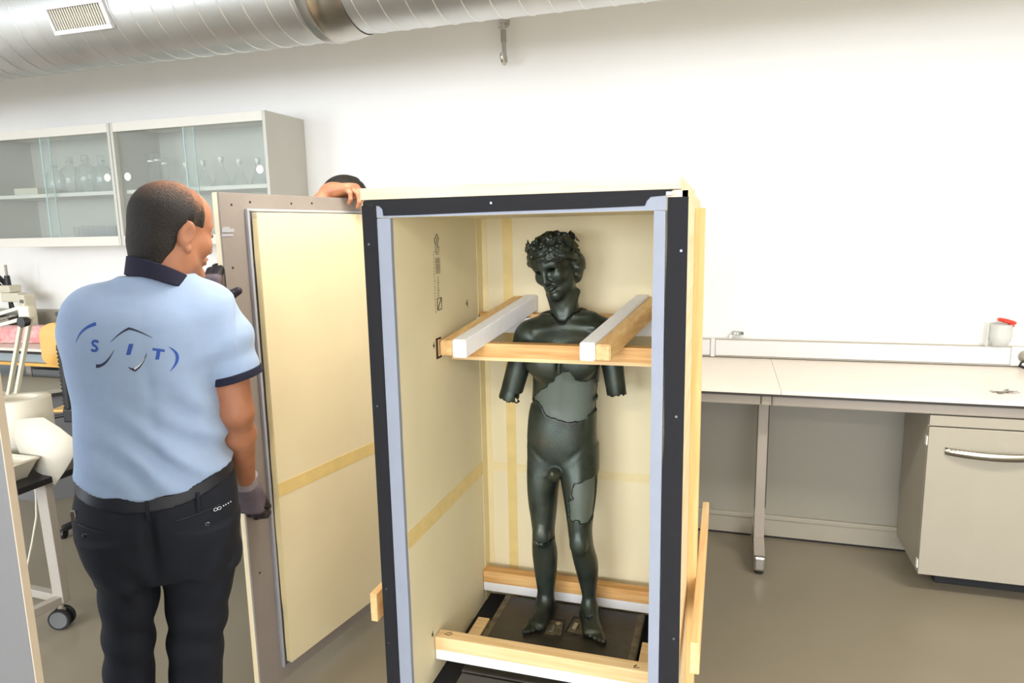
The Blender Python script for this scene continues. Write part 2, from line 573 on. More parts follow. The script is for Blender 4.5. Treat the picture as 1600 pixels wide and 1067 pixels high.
class Field:
    def __init__(s, xs, ys, zs):
        s.a = (xs, ys, zs)
        s.d = np.full((len(xs), len(ys), len(zs)), 0.3, dtype=np.float32)

    def sub(s, lo, hi):
        sl = []
        for k in range(3):
            i = max(0, int(np.searchsorted(s.a[k], lo[k])) - 1)
            j = min(len(s.a[k]), int(np.searchsorted(s.a[k], hi[k])) + 1)
            if j - i < 1:
                return None
            sl.append(slice(i, j))
        X = s.a[0][sl[0]][:, None, None]
        Y = s.a[1][sl[1]][None, :, None]
        Z = s.a[2][sl[2]][None, None, :]
        return tuple(sl), X, Y, Z

    def op(s, fn, lo, hi, k=0.0, mode='u', pad=0.0):
        pad = pad + k + 0.012
        r = s.sub([v - pad for v in lo], [v + pad for v in hi])
        if r is None:
            return s
        sl, X, Y, Z = r
        b = fn(X, Y, Z).astype(np.float32)
        a = s.d[sl]
        if mode == 'u':
            if k > 0:
                h = np.maximum(k - np.abs(a - b), 0) / k
                s.d[sl] = np.minimum(a, b) - h * h * k * 0.25
            else:
                s.d[sl] = np.minimum(a, b)
        elif mode == 'c':
            b = -b
            if k > 0:
                h = np.maximum(k - np.abs(a - b), 0) / k
                s.d[sl] = np.maximum(a, b) + h * h * k * 0.25
            else:
                s.d[sl] = np.maximum(a, b)
        return s

    # ---- shapes
    def cone(s, a, b, ra, rb=None, k=0.0, mode='u'):
        rb = ra if rb is None else rb
        a = np.array(a, float)
        b = np.array(b, float)
        ba = b - a
        L2 = float(ba @ ba) + 1e-12

        def fn(X, Y, Z):
            t = np.clip(((X - a[0]) * ba[0] + (Y - a[1]) * ba[1] + (Z - a[2]) * ba[2]) / L2, 0, 1)
            dx = X - a[0] - t * ba[0]
            dy = Y - a[1] - t * ba[1]
            dz = Z - a[2] - t * ba[2]
            return np.sqrt(dx * dx + dy * dy + dz * dz) - (ra + (rb - ra) * t)
        r = max(ra, rb)
        return s.op(fn, np.minimum(a, b) - r, np.maximum(a, b) + r, k, mode)

    def ell(s, c, r, k=0.0, mode='u', R=None):
        c = np.array(c, float)
        r = np.array(r, float)
        R = np.eye(3) if R is None else np.array(R, float)

        def fn(X, Y, Z):
            dx, dy, dz = X - c[0], Y - c[1], Z - c[2]
            u = (R[0, 0] * dx + R[1, 0] * dy + R[2, 0] * dz)
            v = (R[0, 1] * dx + R[1, 1] * dy + R[2, 1] * dz)
            w = (R[0, 2] * dx + R[1, 2] * dy + R[2, 2] * dz)
            k0 = np.sqrt((u / r[0]) ** 2 + (v / r[1]) ** 2 + (w / r[2]) ** 2)
            k1 = np.sqrt((u / r[0] ** 2) ** 2 + (v / r[1] ** 2) ** 2 + (w / r[2] ** 2) ** 2) + 1e-9
            return np.where(k0 < 1e-4, -r.min(), k0 * (k0 - 1) / k1)
        ext = np.sqrt((R ** 2) @ (r ** 2))
        return s.op(fn, c - ext, c + ext, k, mode)

    def loft(s, keys, k=0.0, p=2.3, off=0.0, mode='u', smooth=0.02):
        """keys: (z, xl, xr, yf, yb) silhouettes up a roughly upright limb or trunk"""
        K = np.array(sorted(keys), float)
        z0, z1 = K[0, 0], K[-1, 0]
        n = 240
        zz = np.linspace(z0, z1, n)
        tab = [np.interp(zz, K[:, 0], K[:, j]) for j in range(1, 5)]
        sg = max(1, int(smooth / ((z1 - z0) / n)))
        ker = np.exp(-0.5 * (np.arange(-3 * sg, 3 * sg + 1) / sg) ** 2)
        ker /= ker.sum()
        tab = [np.convolve(np.pad(t, 3 * sg, mode='edge'), ker, 'valid') for t in tab]

        def fn(X, Y, Z):
            zc = np.clip(Z, z0, z1)
            xl, xr, yf, yb = [np.interp(zc.ravel(), zz, t).reshape(zc.shape) for t in tab]
            a = (xr - xl) / 2 + off
            b = (yb - yf) / 2 + off
            cx = (xr + xl) / 2
            cy = (yb + yf) / 2
            q = (np.abs((X - cx) / a) ** p + np.abs((Y - cy) / b) ** p) ** (1 / p)
            d = (q - 1) * np.minimum(a, b)
            cap = np.maximum(Z - z1, z0 - Z) - off
            return np.maximum(d, cap) + 0 * (X + Y + Z)
        lo = (K[:, 1].min() - off, K[:, 3].min() - off, z0 - off)
        hi = (K[:, 2].max() + off, K[:, 4].max() + off, z1 + off)
        return s.op(fn, lo, hi, k, mode)

    def mesh(s, name, m, inv=None, d=None):
        return nets(name, s.d if d is None else d, s.a, m, inv)


def nets(name, d, ax, m, inv=None, keep=None):
    xs, ys, zs = ax
    s = d < 0
    c = np.zeros(tuple(n - 1 for n in d.shape), np.uint8)
    for i in (0, 1):
        for j in (0, 1):
            for k in (0, 1):
                c += s[i:s.shape[0] - 1 + i, j:s.shape[1] - 1 + j, k:s.shape[2] - 1 + k]
    act = (c > 0) & (c < 8)
    ai = np.argwhere(act)
    idx = np.full(c.shape, -1, np.int32)
    idx[act] = np.arange(len(ai))
    acc = np.zeros((len(ai), 3))
    cnt = np.zeros(len(ai))
    cor = [(0, 0, 0), (1, 0, 0), (0, 1, 0), (1, 1, 0), (0, 0, 1), (1, 0, 1), (0, 1, 1), (1, 1, 1)]
    val = [d[ai[:, 0] + o[0], ai[:, 1] + o[1], ai[:, 2] + o[2]] for o in cor]
    pos = [np.stack([xs[ai[:, 0] + o[0]], ys[ai[:, 1] + o[1]], zs[ai[:, 2] + o[2]]], 1) for o in cor]
    for a in range(8):
        for b in range(a + 1, 8):
            if sum(abs(cor[a][q] - cor[b][q]) for q in range(3)) != 1:
                continue
            mk = (val[a] < 0) != (val[b] < 0)
            t = np.where(mk, val[a] / np.where(mk, val[a] - val[b], 1), 0)[:, None]
            acc += np.where(mk[:, None], pos[a] + t * (pos[b] - pos[a]), 0)
            cnt += mk
    v = acc / cnt[:, None]
    quads = []
    for q in range(3):
        sh = [slice(None)] * 3
        sl0 = [slice(1, -1)] * 3
        sl1 = [slice(1, -1)] * 3
        sl0[q] = slice(0, -1)
        sl1[q] = slice(1, None)
        A = s[tuple(sl0)]
        B = s[tuple(sl1)]
        e = np.argwhere(A != B)
        if not len(e):
            continue
        ins = A[e[:, 0], e[:, 1], e[:, 2]]
        base = e.copy()
        for w in range(3):
            if w != q:
                base[:, w] += 1
        u, w = [(1, 2), (2, 0), (0, 1)][q]
        def I(du, dw):
            t = base.copy()
            t[:, u] -= du
            t[:, w] -= dw
            return idx[t[:, 0], t[:, 1], t[:, 2]]
        Q = np.stack([I(1, 1), I(0, 1), I(0, 0), I(1, 0)], 1)
        Q[~ins] = Q[~ins][:, ::-1]
        quads.append(Q)
    Q = np.concatenate(quads)
    Q = Q[(Q >= 0).all(1)]
    if inv is not None:
        R = np.array(inv)
        v = v @ R[:3, :3].T + R[:3, 3]
    me = bpy.data.meshes.new(name)
    me.vertices.add(len(v))
    me.vertices.foreach_set('co', v.astype(np.float32).ravel())
    me.loops.add(Q.size)
    me.loops.foreach_set('vertex_index', Q.astype(np.int32).ravel())
    me.polygons.add(len(Q))
    me.polygons.foreach_set('loop_start', np.arange(0, Q.size, 4, dtype=np.int32))
    me.polygons.foreach_set('use_smooth', np.ones(len(Q), bool))
    me.materials.append(m)
    me.update(calc_edges=True)
    me.validate()
    return me


def noise2(x, seed=0):
    """smooth 1-D noise in -1..1"""
    r = np.random.default_rng(seed).uniform(-1, 1, 512)
    i = np.floor(x).astype(int)
    t = x - i
    t = t * t * (3 - 2 * t)
    return r[i % 512] * (1 - t) + r[(i + 1) % 512] * t


def polysd(poly, X, Z):
    """signed distance to a polygon in the x-z plane (negative inside)"""
    P = np.array(poly, float)
    d = np.full(np.broadcast(X, Z).shape, 1e9)
    ins = np.zeros(d.shape, bool)
    n = len(P)
    for i in range(n):
        a, b = P[i], P[(i + 1) % n]
        e = b - a
        wx, wz = X - a[0], Z - a[1]
        t = np.clip((wx * e[0] + wz * e[1]) / (e @ e), 0, 1)
        d = np.minimum(d, (wx - t * e[0]) ** 2 + (wz - t * e[1]) ** 2)
        cr = ((a[1] <= Z) & (b[1] > Z)) | ((b[1] <= Z) & (a[1] > Z))
        with np.errstate(divide='ignore', invalid='ignore'):
            xi = a[0] + (Z - a[1]) / (b[1] - a[1] + 1e-12) * (b[0] - a[0])
        ins ^= cr & (X < xi)
    d = np.sqrt(d)
    return np.where(ins, -d, d)


def rotm(yaw=0.0, pitch=0.0, roll=0.0):
    """columns: right, forward, up of a head turned yaw about z (left +), then nodding down by pitch, then rolled"""
    return (Matrix.Rotation(yaw, 3, 'Z') @ Matrix.Rotation(-pitch, 3, 'X') @ Matrix.Rotation(roll, 3, 'Y'))
# ================================================================== the room
YW = 4.02          # back wall
XL_, XR_, YF_, HC = -6.4, 3.6, -7.05, 3.3


def structure(name, mb, m):
    o = solo(name, mb, m)
    o['kind'] = 'structure'
    return o


structure('floor', MB().box(XL_, XR_, YF_, YW, -0.12, 0), M['floor'])
structure('ceiling', MB().box(XL_, XR_, YF_, YW, HC, HC + 0.15), M['ceiling'])
structure('wall_back', MB().box(XL_ - 0.2, XR_ + 0.2, YW, YW + 0.2, -0.12, HC + 0.15), M['wall'])
wl = MB()
for (y0, y1, z0, z1) in ((YF_ - 0.2, YW, -0.12, 0.9), (YF_ - 0.2, YW, 3.0, HC + 0.15), (YF_ - 0.2, -4.95, 0.9, 3.0), (-1.65, YW, 0.9, 3.0)):
    wl.box(XL_ - 0.2, XL_, y0, y1, z0, z1)
structure('wall_left', wl, M['wall'])
w = thing('window_3', None, None, (XL_ - 0.1, -3.3, 0.9))
w['kind'] = 'structure'
f = MB().box(XL_ - 0.14, XL_ - 0.06, -4.95, -1.65, 0.9, 0.96).box(XL_ - 0.14, XL_ - 0.06, -4.95, -1.65, 2.94, 3.0)
for y in (-4.95, -3.33, -1.71):
    f.box(XL_ - 0.14, XL_ - 0.06, y, y + 0.06, 0.96, 2.94)
part('window_frame', f, M['white'], w)
part('window_sill', MB().box(XL_ - 0.1, XL_ + 0.1, -4.98, -1.62, 0.87, 0.9, 0.004), M['white'], w)
structure('wall_right', MB().box(XR_, XR_ + 0.2, YF_ - 0.2, YW, -0.12, HC + 0.15), M['wall'])
# front wall (behind the camera) with two window openings
fw = MB()
for (x0, x1, z0, z1) in ((XL_, XR_, -0.12, 0.9), (XL_, XR_, 3.0, HC + 0.15), (XL_, -4.85, 0.9, 3.0), (-1.35, -0.45, 0.9, 3.0), (3.05, XR_, 0.9, 3.0)):
    fw.box(x0, x1, YF_ - 0.2, YF_, z0, z1)
structure('wall_front', fw, M['wall'])
for n, (x0, x1) in enumerate(((-4.85, -1.35), (-0.45, 3.05)), 1):
    w = thing('window_%d' % n, None, None, ((x0 + x1) / 2, YF_ - 0.1, 0.9))
    w['kind'] = 'structure'
    f = MB()
    f.box(x0, x1, YF_ - 0.14, YF_ - 0.06, 0.9, 0.96).box(x0, x1, YF_ - 0.14, YF_ - 0.06, 2.94, 3.0)
    for x in (x0, (x0 + x1) / 2 - 0.03, x1 - 0.06):
        f.box(x, x + 0.06, YF_ - 0.14, YF_ - 0.06, 0.96, 2.94)
    part('window_frame', f, M['white'], w)
    part('window_sill', MB().box(x0 - 0.03, x1 + 0.03, YF_ - 0.05, YF_ + 0.12, 0.87, 0.9, 0.004), M['white'], w)
bb = MB().box(-6.4, -1.5, YW - 0.012, YW, 0, 0.07, 0.002)
structure('baseboard_back', bb, M['greycab'])

# ceiling lamp housings above the room
for x, y, _p in LAMPS:
    t = thing('pendant_lamp', 'white linear pendant lamp hung from the ceiling on two thin wires', 'lamp', (x, y, 2.465), 0, 'pendant lamps')
    part('lamp_housing', MB().box(x - 0.64, x + 0.64, y - 0.17, y + 0.17, 2.475, 2.53, 0.006), M['white'], t)
    part('diffuser', MB().box(x - 0.6, x + 0.6, y - 0.14, y + 0.14, 2.465, 2.475), M['lampglow'], t)
    for q in (-0.5, 0.5):
        part('wire', MB().cyl((x + q, y, 2.53), (x + q, y, HC), 0.002, n=6), M['steel'], t)

# ------------------------------------------------------------------ spiral duct under the ceiling
DY, DZ, DR = 2.95, 2.77, 0.262
duct = thing('air_duct', 'round galvanised spiral air duct running under the ceiling', 'duct', (-1.6, DY, 2.5))
XJ = -1.70
part('duct_tube', MB().cyl((-6.39, DY, DZ), (XJ - 0.06, DY, DZ), DR, n=72), M['duct'], duct)
part('duct_tube', MB().cyl((XJ + 0.06, DY, DZ + 0.004), (3.59, DY, DZ + 0.004), DR - 0.012, n=72), M['duct'], duct)


def helix(x0, x1, r, pitch, zc):
    n = int((x1 - x0) / pitch * 40)
    v, f = [], []
    hw = 0.0035
    for i in range(n + 1):
        t = i / n
        x = x0 + (x1 - x0) * t
        a = 2 * PI * (x - x0) / pitch
        for dx, dr in ((-hw, -0.001), (-hw * 0.6, 0.0035), (hw * 0.6, 0.0035), (hw, -0.001)):
            v.append((x + dx, DY + (r + dr) * math.cos(a), zc + (r + dr) * math.sin(a)))
    for i in range(n):
        for k in range(3):
            f.append((i * 4 + k, i * 4 + k + 1, i * 4 + k + 5, i * 4 + k + 4))
    return MB().add(v, f, True)


part('spiral_seam', helix(-6.38, XJ - 0.08, DR, 0.118, DZ), M['ductseam'], duct)
part('spiral_seam', helix(XJ + 0.08, 3.58, DR - 0.012, 0.118, DZ + 0.004), M['ductseam'], duct)
jp = MB()
prof = [(DR + 0.001, -0.10), (DR + 0.007, -0.097), (DR + 0.007, -0.055), (DR + 0.012, -0.05), (DR + 0.012, -0.035), (DR + 0.004, -0.03), (DR + 0.004, 0.03), (DR - 0.003, 0.06), (DR - 0.010, 0.10), (DR - 0.012, 0.105)]
vs, fs, n = [], [], 72
for r, h in prof:
    for k in range(n):
        q = 2 * PI * k / n
        vs.append((XJ + h, DY + r * math.cos(q), DZ + r * math.sin(q)))
for i in range(len(prof) - 1):
    for k in range(n):
        fs.append((i * n + k, i * n + (k + 1) % n, (i + 1) * n + (k + 1) % n, (i + 1) * n + k))
part('joint_collar', jp.add(vs, fs, True), M['steel'], duct)
# supply grille let into the side of the duct
ga = math.radians(203)
gc = Vector((-2.955, DY + (DR + 0.006) * math.cos(ga), DZ + (DR + 0.006) * math.sin(ga)))
gn = Vector((0, math.cos(ga), math.sin(ga)))
gm = Matrix((Vector((1, 0, 0)), gn.cross(Vector((1, 0, 0))), gn)).transposed().to_4x4()
gm.translation = gc
gl, gh = 0.178, 0.066
gr = thing('duct_grille', 'white rectangular air grille with upright slats on the duct', 'grille', gc)
fr = MB()
for (a, b, c, d) in ((-gl, gl, gh - 0.02, gh), (-gl, gl, -gh, -gh + 0.02), (-gl, -gl + 0.018, -gh + 0.02, gh - 0.02), (gl - 0.022, gl, -gh + 0.02, gh - 0.02)):
    fr.box(a, b, c, d, -0.012, 0.012, 0.002, gm)
part('grille_frame', fr, M['white'], gr)
part('grille_back', MB().box(-gl + 0.015, gl - 0.015, -gh + 0.015, gh - 0.015, -0.008, -0.0065, 0, gm), M['black'], gr)
ns = 21
for k in range(ns):
    x = -gl + 0.024 + (2 * gl - 0.054) * k / (ns - 1)
    o = part('slat', MB().box(x - 0.003, x + 0.004, -gh + 0.02, gh - 0.02, -0.004, 0.004, 0, gm), M['plastic'], gr)

# ------------------------------------------------------------------ steel hook hanging in front of the wall
hx, hy = -1.25, 3.96
hk = thing('wall_hook', 'steel hook hanging below the duct in front of the white wall', 'hook', (hx, hy, 2.57))
part('anchor', MB().box(hx - 0.02, hx + 0.02, hy - 0.02, YW, 2.79, 2.86, 0.003).cyl((hx, hy, 2.79), (hx, hy, 2.745), 0.011), M['steel'], hk)
part('wing_nut', MB().box(hx - 0.03, hx + 0.03, hy - 0.004, hy + 0.004, 2.764, 2.78, 0.003), M['steel'], hk)
part('sleeve', MB().cyl((hx, hy, 2.755), (hx, hy, 2.69), 0.0165), M['beam'], hk)
pts = [(hx, hy, 2.70), (hx + 0.004, hy, 2.62)] + [(hx + 0.008, hy - 0.030 + 0.030 * math.cos(q), 2.598 - 0.030 * math.sin(q)) for q in np.linspace(0, PI, 9)] + [(hx + 0.01, hy - 0.06, 2.615)]
part('hook_rod', MB().tube(pts, 0.0125, 12), M['steel'], hk)

# ------------------------------------------------------------------ glazed wall cabinets
CY0, CY1, CZ0, CZ1 = 3.62, YW - 0.002, 1.58, 2.36


def wall_cabinet(x0, x1, label):
    t = thing('wall_cabinet', label, 'cabinet', ((x0 + x1) / 2, (CY0 + CY1) / 2, CZ0), 0, 'glazed wall cabinets')
    th = 0.022
    for x in (x0, x1 - th):
        part('side_panel', MB().box(x, x + th, CY0, CY1, CZ0, CZ1, 0.002), M['cabshaded'], t)
    part('top_panel', MB().box(x0 + th, x1 - th, CY0 + 0.02, CY1, CZ1 - 0.022, CZ1), M['cabwhite'], t)
    part('bottom_panel', MB().box(x0 + th, x1 - th, CY0 + 0.02, CY1, CZ0, CZ0 + 0.03), M['cabwhite'], t)
    part('back_panel', MB().box(x0 + th, x1 - th, CY1 - 0.015, CY1, CZ0 + 0.03, CZ1 - 0.022), M['cabshaded'], t)
    part('front_rail', MB().box(x0 + th, x1 - th, CY0, CY0 + 0.02, 2.303, CZ1, 0.002), M['cabwhite'], t)
    part('front_rail', MB().box(x0 + th, x1 - th, CY0, CY0 + 0.02, CZ0, 1.642, 0.002), M['cabwhite'], t)
    part('shelf', MB().box(x0 + th, x1 - th, CY0 + 0.06, CY1 - 0.015, 1.915, 1.94, 0.002), M['cabwhite'], t)
    xm = (x0 + x1) / 2
    for k, (a, b, y) in enumerate(((x0 + th, xm + 0.035, CY0 + 0.034), (xm - 0.035, x1 - th, CY0 + 0.026))):
        p = part('sliding_pane', MB().box(a, b, y - 0.003, y + 0.003, 1.635, 2.312), M['paneglass'], t)
        xe = b if k == 0 else a
        part('glass_edge', MB().box(xe - 0.002, xe + 0.002, y - 0.0035, y + 0.0035, 1.636, 2.311), M['glasswedge'], p)
        px = a + 0.055 if k == 0 else b - 0.055
        rg = MB()
        n = 24
        vs, fs = [], []
        for r, dy in ((0.027, 0), (0.025, -0.006), (0.018, -0.006), (0.0165, -0.001)):
            for q in range(n):
                an = 2 * PI * q / n
                vs.append((px + r * math.cos(an), y - 0.0035 + dy, 2.022 + r * math.sin(an)))
        for i in range(3):
            for q in range(n):
                fs.append((i * n + q, i * n + (q + 1) % n, (i + 1) * n + (q + 1) % n, (i + 1) * n + q))
        rg.add(vs, fs, True)
        rg.add(vs[-n:], [tuple(range(n))])
        part('finger_pull', rg, M['whiteplastic'], p)
    return t


wall_cabinet(-3.81, -2.635, 'pale grey wall cabinet with sliding glass panes, exposed shaded end panel and conical flasks')
wall_cabinet(-5.0, -3.815, 'pale grey wall cabinet with sliding glass panes, holding large bottles, beside the duct grille')

# glassware (shelf top 1.94, cabinet floor 1.61)
SH, FL = 1.9405, 1.6105


def flask(x, y, k, lab):
    t = thing('conical_flask', lab, 'flask', (x, y, SH), 0, 'conical flasks in the glazed cabinet')
    h = 0.15 * k
    pr = [(0.0, 0.0), (0.046 * k, 0.0), (0.05 * k, 0.006), (0.044 * k, 0.03), (0.017 * k, 0.70 * h), (0.014 * k, 0.78 * h), (0.014 * k, h), (0.016 * k, h + 0.003)]
    part('flask_body', MB().lathe((x, y, SH), pr, 24), M['labglass'], t)
    part('stopper', MB().lathe((x, y, SH + h), [(0.012 * k, -0.012), (0.0145 * k, 0.003), (0.016 * k, 0.02), (0.0, 0.022)], 16), M['whiteplastic'], t)
    return t


for x, k, w in ((-3.42, 1.0, 'first from the left, with white stopper, on the cabinet shelf'), (-3.28, 1.05, 'second from the left, with white stopper, on the cabinet shelf'),
                (-3.14, 1.16, 'tallest of its row, with white stopper, on the cabinet shelf'), (-3.00, 1.02, 'fourth from the left, with white stopper, on the cabinet shelf'),
                (-2.86, 1.0, 'last of its row, next to the shaded end panel')):
    flask(x, 3.82, k, 'clear conical flask ' + w)


def bottle(x, y, k, lab):
    t = thing('reagent_bottle', lab, 'bottle', (x, y, SH), 0, 'large bottles in the glazed cabinet')
    pr = [(0.0, 0.0), (0.054 * k, 0.0), (0.058 * k, 0.006), (0.058 * k, 0.125 * k), (0.052 * k, 0.148 * k), (0.03 * k, 0.166 * k), (0.019 * k, 0.172 * k), (0.018 * k, 0.19 * k), (0.024 * k, 0.193 * k), (0.024 * k, 0.2 * k)]
    part('bottle_body', MB().lathe((x, y, SH), pr, 28), M['labglass'], t)
    part('stopper', MB().lathe((x, y, SH + 0.2 * k), [(0.016 * k, -0.012), (0.017 * k, 0.002), (0.021 * k, 0.012), (0.021 * k, 0.028), (0.0, 0.03)], 18), M['labglass'], t)


for x, k, w in ((-4.53, 0.98, 'half hidden by the middle pane edge'), (-4.385, 1.12, 'second from the pane edge'), (-4.245, 1.15, 'third from the pane edge, slightly the tallest'), (-4.105, 1.08, 'beside the cabinet side behind the finger pull')):
    bottle(x, 3.80, k, 'large clear glass bottle with stopper, ' + w)
for i, (x, h, w) in enumerate(((-3.66, 0.225, 'nearest the cabinet side'), (-3.605, 0.23, 'middle of three'), (-3.55, 0.20, 'shortest of three, beside the flasks'))):
    t = thing('measuring_cylinder', 'tall clear measuring cylinder with white base, ' + w, 'cylinder', (x, 3.78, SH), 0, 'measuring cylinders in the glazed cabinet')
    part('foot', MB().lathe((x, 3.78, SH), [(0.026, 0), (0.026, 0.008), (0.016, 0.016), (0.0, 0.016)], 18), M['whiteplastic'], t)
    part('glass_tube', MB().lathe((x, 3.78, SH), [(0.0, 0.0165), (0.017, 0.0165), (0.017, h), (0.020, h + 0.004)], 18), M['labglass'], t)
    part('collar', MB().lathe((x, 3.78, SH + h * 0.8), [(0.0175, 0), (0.0215, 0), (0.0215, 0.012), (0.0175, 0.012)], 14), M['whiteplastic'], t)
n = 0
for r in range(2):
    for k in range(8):
        x = -4.39 + k * 0.047
        y = 3.80 + r * 0.06
        o = solo('beaker', MB().lathe((x, y, FL), [(0.0, 0.001), (0.019, 0.0), (0.021, 0.004), (0.0215, 0.105), (0.0225, 0.108), (0.0195, 0.106), (0.019, 0.006), (0.0, 0.005)], 18), M['beakerglass'],
                 'clear straight glass beaker in the packed double row on the cabinet floor', 'beaker', 'beakers on the cabinet floor')
solo('storage_box', MB().box(-4.86, -4.64, 3.74, 3.92, SH, SH + 0.05, 0.006), M['cream'], 'low cream box lying on the cabinet shelf left of the bottles', 'box')

# ------------------------------------------------------------------ right-hand workbench along the wall
BF, BT = 3.2, 0.90
SEAM = 0.25
# worktops sit against the trunking
wt = thing('worktop', 'white worktop with black edge on the right, holding the keys', 'worktop', (1.3, 3.58, 0.87))
part('top_slab', MB().box(SEAM + 0.0006, 2.6, BF, YW - 0.005, 0.882, BT, 0.0015), M['bench'], wt)
part('black_edge', MB().box(SEAM + 0.0006, 2.6, BF + 0.002, YW - 0.01, 0.871, 0.882), M['benchedge'], wt)
wt = thing('worktop', 'white worktop with black edge, left of the seam, partly behind the crate', 'worktop', (-0.5, 3.58, 0.87))
part('top_slab', MB().box(-1.25, SEAM - 0.0006, BF, YW - 0.005, 0.882, BT, 0.0015), M['bench'], wt)
part('black_edge', MB().box(-1.25, SEAM - 0.0006, BF + 0.002, YW - 0.01, 0.871, 0.882), M['benchedge'], wt)
# frame
fr = thing('bench_frame', 'grey steel bench frame with upright leg and forward foot', 'bench frame', (0.19, 3.5, 0))
for x0, x1 in ((-1.24, 0.168), (0.2145, 2.59)):
    part('front_beam', MB().box(x0, x1, BF + 0.03, BF + 0.075, 0.822, 0.870, 0.010), M['beam'], fr)
part('beam_joint', MB().box(0.169, 0.2135, BF + 0.027, BF + 0.078, 0.8225, 0.8695, 0.008), M['greycab'], fr)
for x in (0.19, -1.15, 2.45):
    lg = part('leg', MB().box(x - 0.024, x + 0.024, 3.37, 3.45, 0.07, 0.855, 0.004), M['beam'], fr)
    part('leg_seam', MB().box(x - 0.0262, x - 0.0238, 3.366, 3.374, 0.28, 0.82).box(x + 0.0238, x + 0.0262, 3.366, 3.374, 0.28, 0.82), M['benchedge'], lg)
    part('cross_arm', MB().box(x - 0.022, x + 0.022, BF + 0.035, 3.6, 0.822, 0.868, 0.004), M['beam'], fr)
    ft = part('foot', MB().prism([(3.245, 0.022), (3.60, 0.022), (3.60, 0.125), (3.36, 0.125), (3.245, 0.088)], 'x', x - 0.024, x + 0.024), M['beam'], fr)
    part('foot_cap', MB().box(x - 0.026, x + 0.026, 3.222, 3.248, 0.02, 0.092, 0.010), M['steel'], ft)
    part('glide', MB().cyl((x, 3.255, 0), (x, 3.255, 0.024), 0.020), M['rubber'], ft)
# rear service panel
mp = thing('modesty_panel', 'grey rear panel under the bench with a ledge along it', 'panel', (0.3, 3.70, 0))
part('panel_sheet', MB().box(-1.2, 2.55, 3.665, 3.69, 0.128, 0.865), M['panel'], mp)
part('ledge', MB().box(-1.2, 2.55, 3.648, 3.69, 0.105, 0.128, 0.003), M['greycab'], mp)
part('lower_strip', MB().box(-1.2, 2.55, 3.655, 3.69, 0.012, 0.105, 0.002), M['greycab'], mp)
part('floor_joint', MB().box(-1.2, 2.55, 3.66, 3.69, 0, 0.012), M['rubber'], mp)
# hanging cabinet
uc = thing('base_cabinet', 'grey under-bench cabinet with bowed metal handle', 'cabinet', (1.2, 3.45, 0.09))
part('carcass', MB().box(0.85, 1.55, 3.262, 3.645, 0.09, 0.818, 0.002), M['greycab'], uc)
part('top_strip', MB().box(0.85, 1.55, 3.24, 3.262, 0.77, 0.816, 0.002), M['greycab'], uc)
dr = part('door', MB().box(0.85, 1.55, 3.24, 3.261, 0.09, 0.764, 0.003), M['greycab'], uc)
hp = [(0.915 + 0.36 * t, 3.237 - 0.034 * math.sin(PI * min(1, max(0, t))) ** 0.7, 0.663 - 0.006 * math.sin(PI * t)) for t in np.linspace(0, 1, 25)]
hb = MB()
for i in range(24):
    a, b = hp[i], hp[i + 1]
    hb.add([(a[0], a[1], a[2] + 0.016), (a[0], a[1], a[2] - 0.016), (b[0], b[1], b[2] - 0.016), (b[0], b[1], b[2] + 0.016),
            (a[0], a[1] + 0.007, a[2] + 0.014), (a[0], a[1] + 0.007, a[2] - 0.014), (b[0], b[1] + 0.007, b[2] - 0.014), (b[0], b[1] + 0.007, b[2] + 0.014)],
           [(0, 1, 2, 3), (4, 7, 6, 5), (0, 3, 7, 4), (1, 5, 6, 2)], True)
part('handle', hb, M['steel'], dr, label='bowed metal handle')
for z in (0.70, 0.135):
    part('hinge', MB().box(0.845, 0.85, 3.247, 3.27, z - 0.02, z + 0.02, 0.001), M['whiteplastic'], uc)
part('castor_block', MB().box(0.95, 1.50, 3.36, 3.60, 0.0, 0.09, 0.004), M['rubber'], uc)

# wall trunking with sockets
tk = thing('wall_trunking', 'white cable trunking along the wall behind the right bench', 'trunking', (0.7, 3.99, BT))
part('channel', MB().box(-1.25, 2.6, 3.985, YW, 0.902, 1.008, 0.004), M['white'], tk)
part('cover', MB().box(-1.25, -0.074, 3.978, 3.986, 0.912, 1.0, 0.002), M['white'], tk)
part('cover', MB().box(-0.044, 1.372, 3.978, 3.986, 0.912, 1.0, 0.002), M['white'], tk)
part('joint_clip', MB().box(-0.070, -0.047, 3.972, 3.99, 0.903, 1.008, 0.003), M['white'], tk)
for z in (0.908, 1.003):
    part('edge_bead', MB().box(-1.25, 2.6, 3.976, 3.984, z - 0.003, z + 0.003, 0.001), M['greycab'], tk)
so = part('socket_plate', MB().box(1.378, 1.53, 3.974, 3.986, 0.908, 1.004, 0.003), M['whiteplastic'], tk)
part('socket_cup', MB().cyl((1.435, 3.9735, 0.957), (1.435, 3.9765, 0.957), 0.030, n=24), M['greycab'], so)
# plug with its cord
pg = thing('power_plug', 'grey and black power plug in the trunking socket', 'plug', (1.435, 3.95, 0.905))
part('plug_body', MB().cyl((1.435, 3.973, 0.957), (1.435, 3.935, 0.957), 0.023, 0.019, n=18), M['beam'], pg)
part('cord', MB().tube([(1.435, 3.935, 0.957), (1.42, 3.90, 0.955), (1.395, 3.895, 0.94), (1.392, 3.91, 0.918), (1.42, 3.915, 0.906), (1.50, 3.90, 0.9055), (1.7, 3.85, 0.9055), (1.95, 3.87, 0.9055)], 0.0045, 8), M['black'], pg)
part('cord_loop', MB().tube([(1.435, 3.94, 0.94), (1.405, 3.92, 0.935), (1.40, 3.915, 0.92), (1.43, 3.91, 0.9065), (1.5, 3.92, 0.9055), (1.62, 3.93, 0.9055)], 0.0045, 8), M['rubber'], pg)

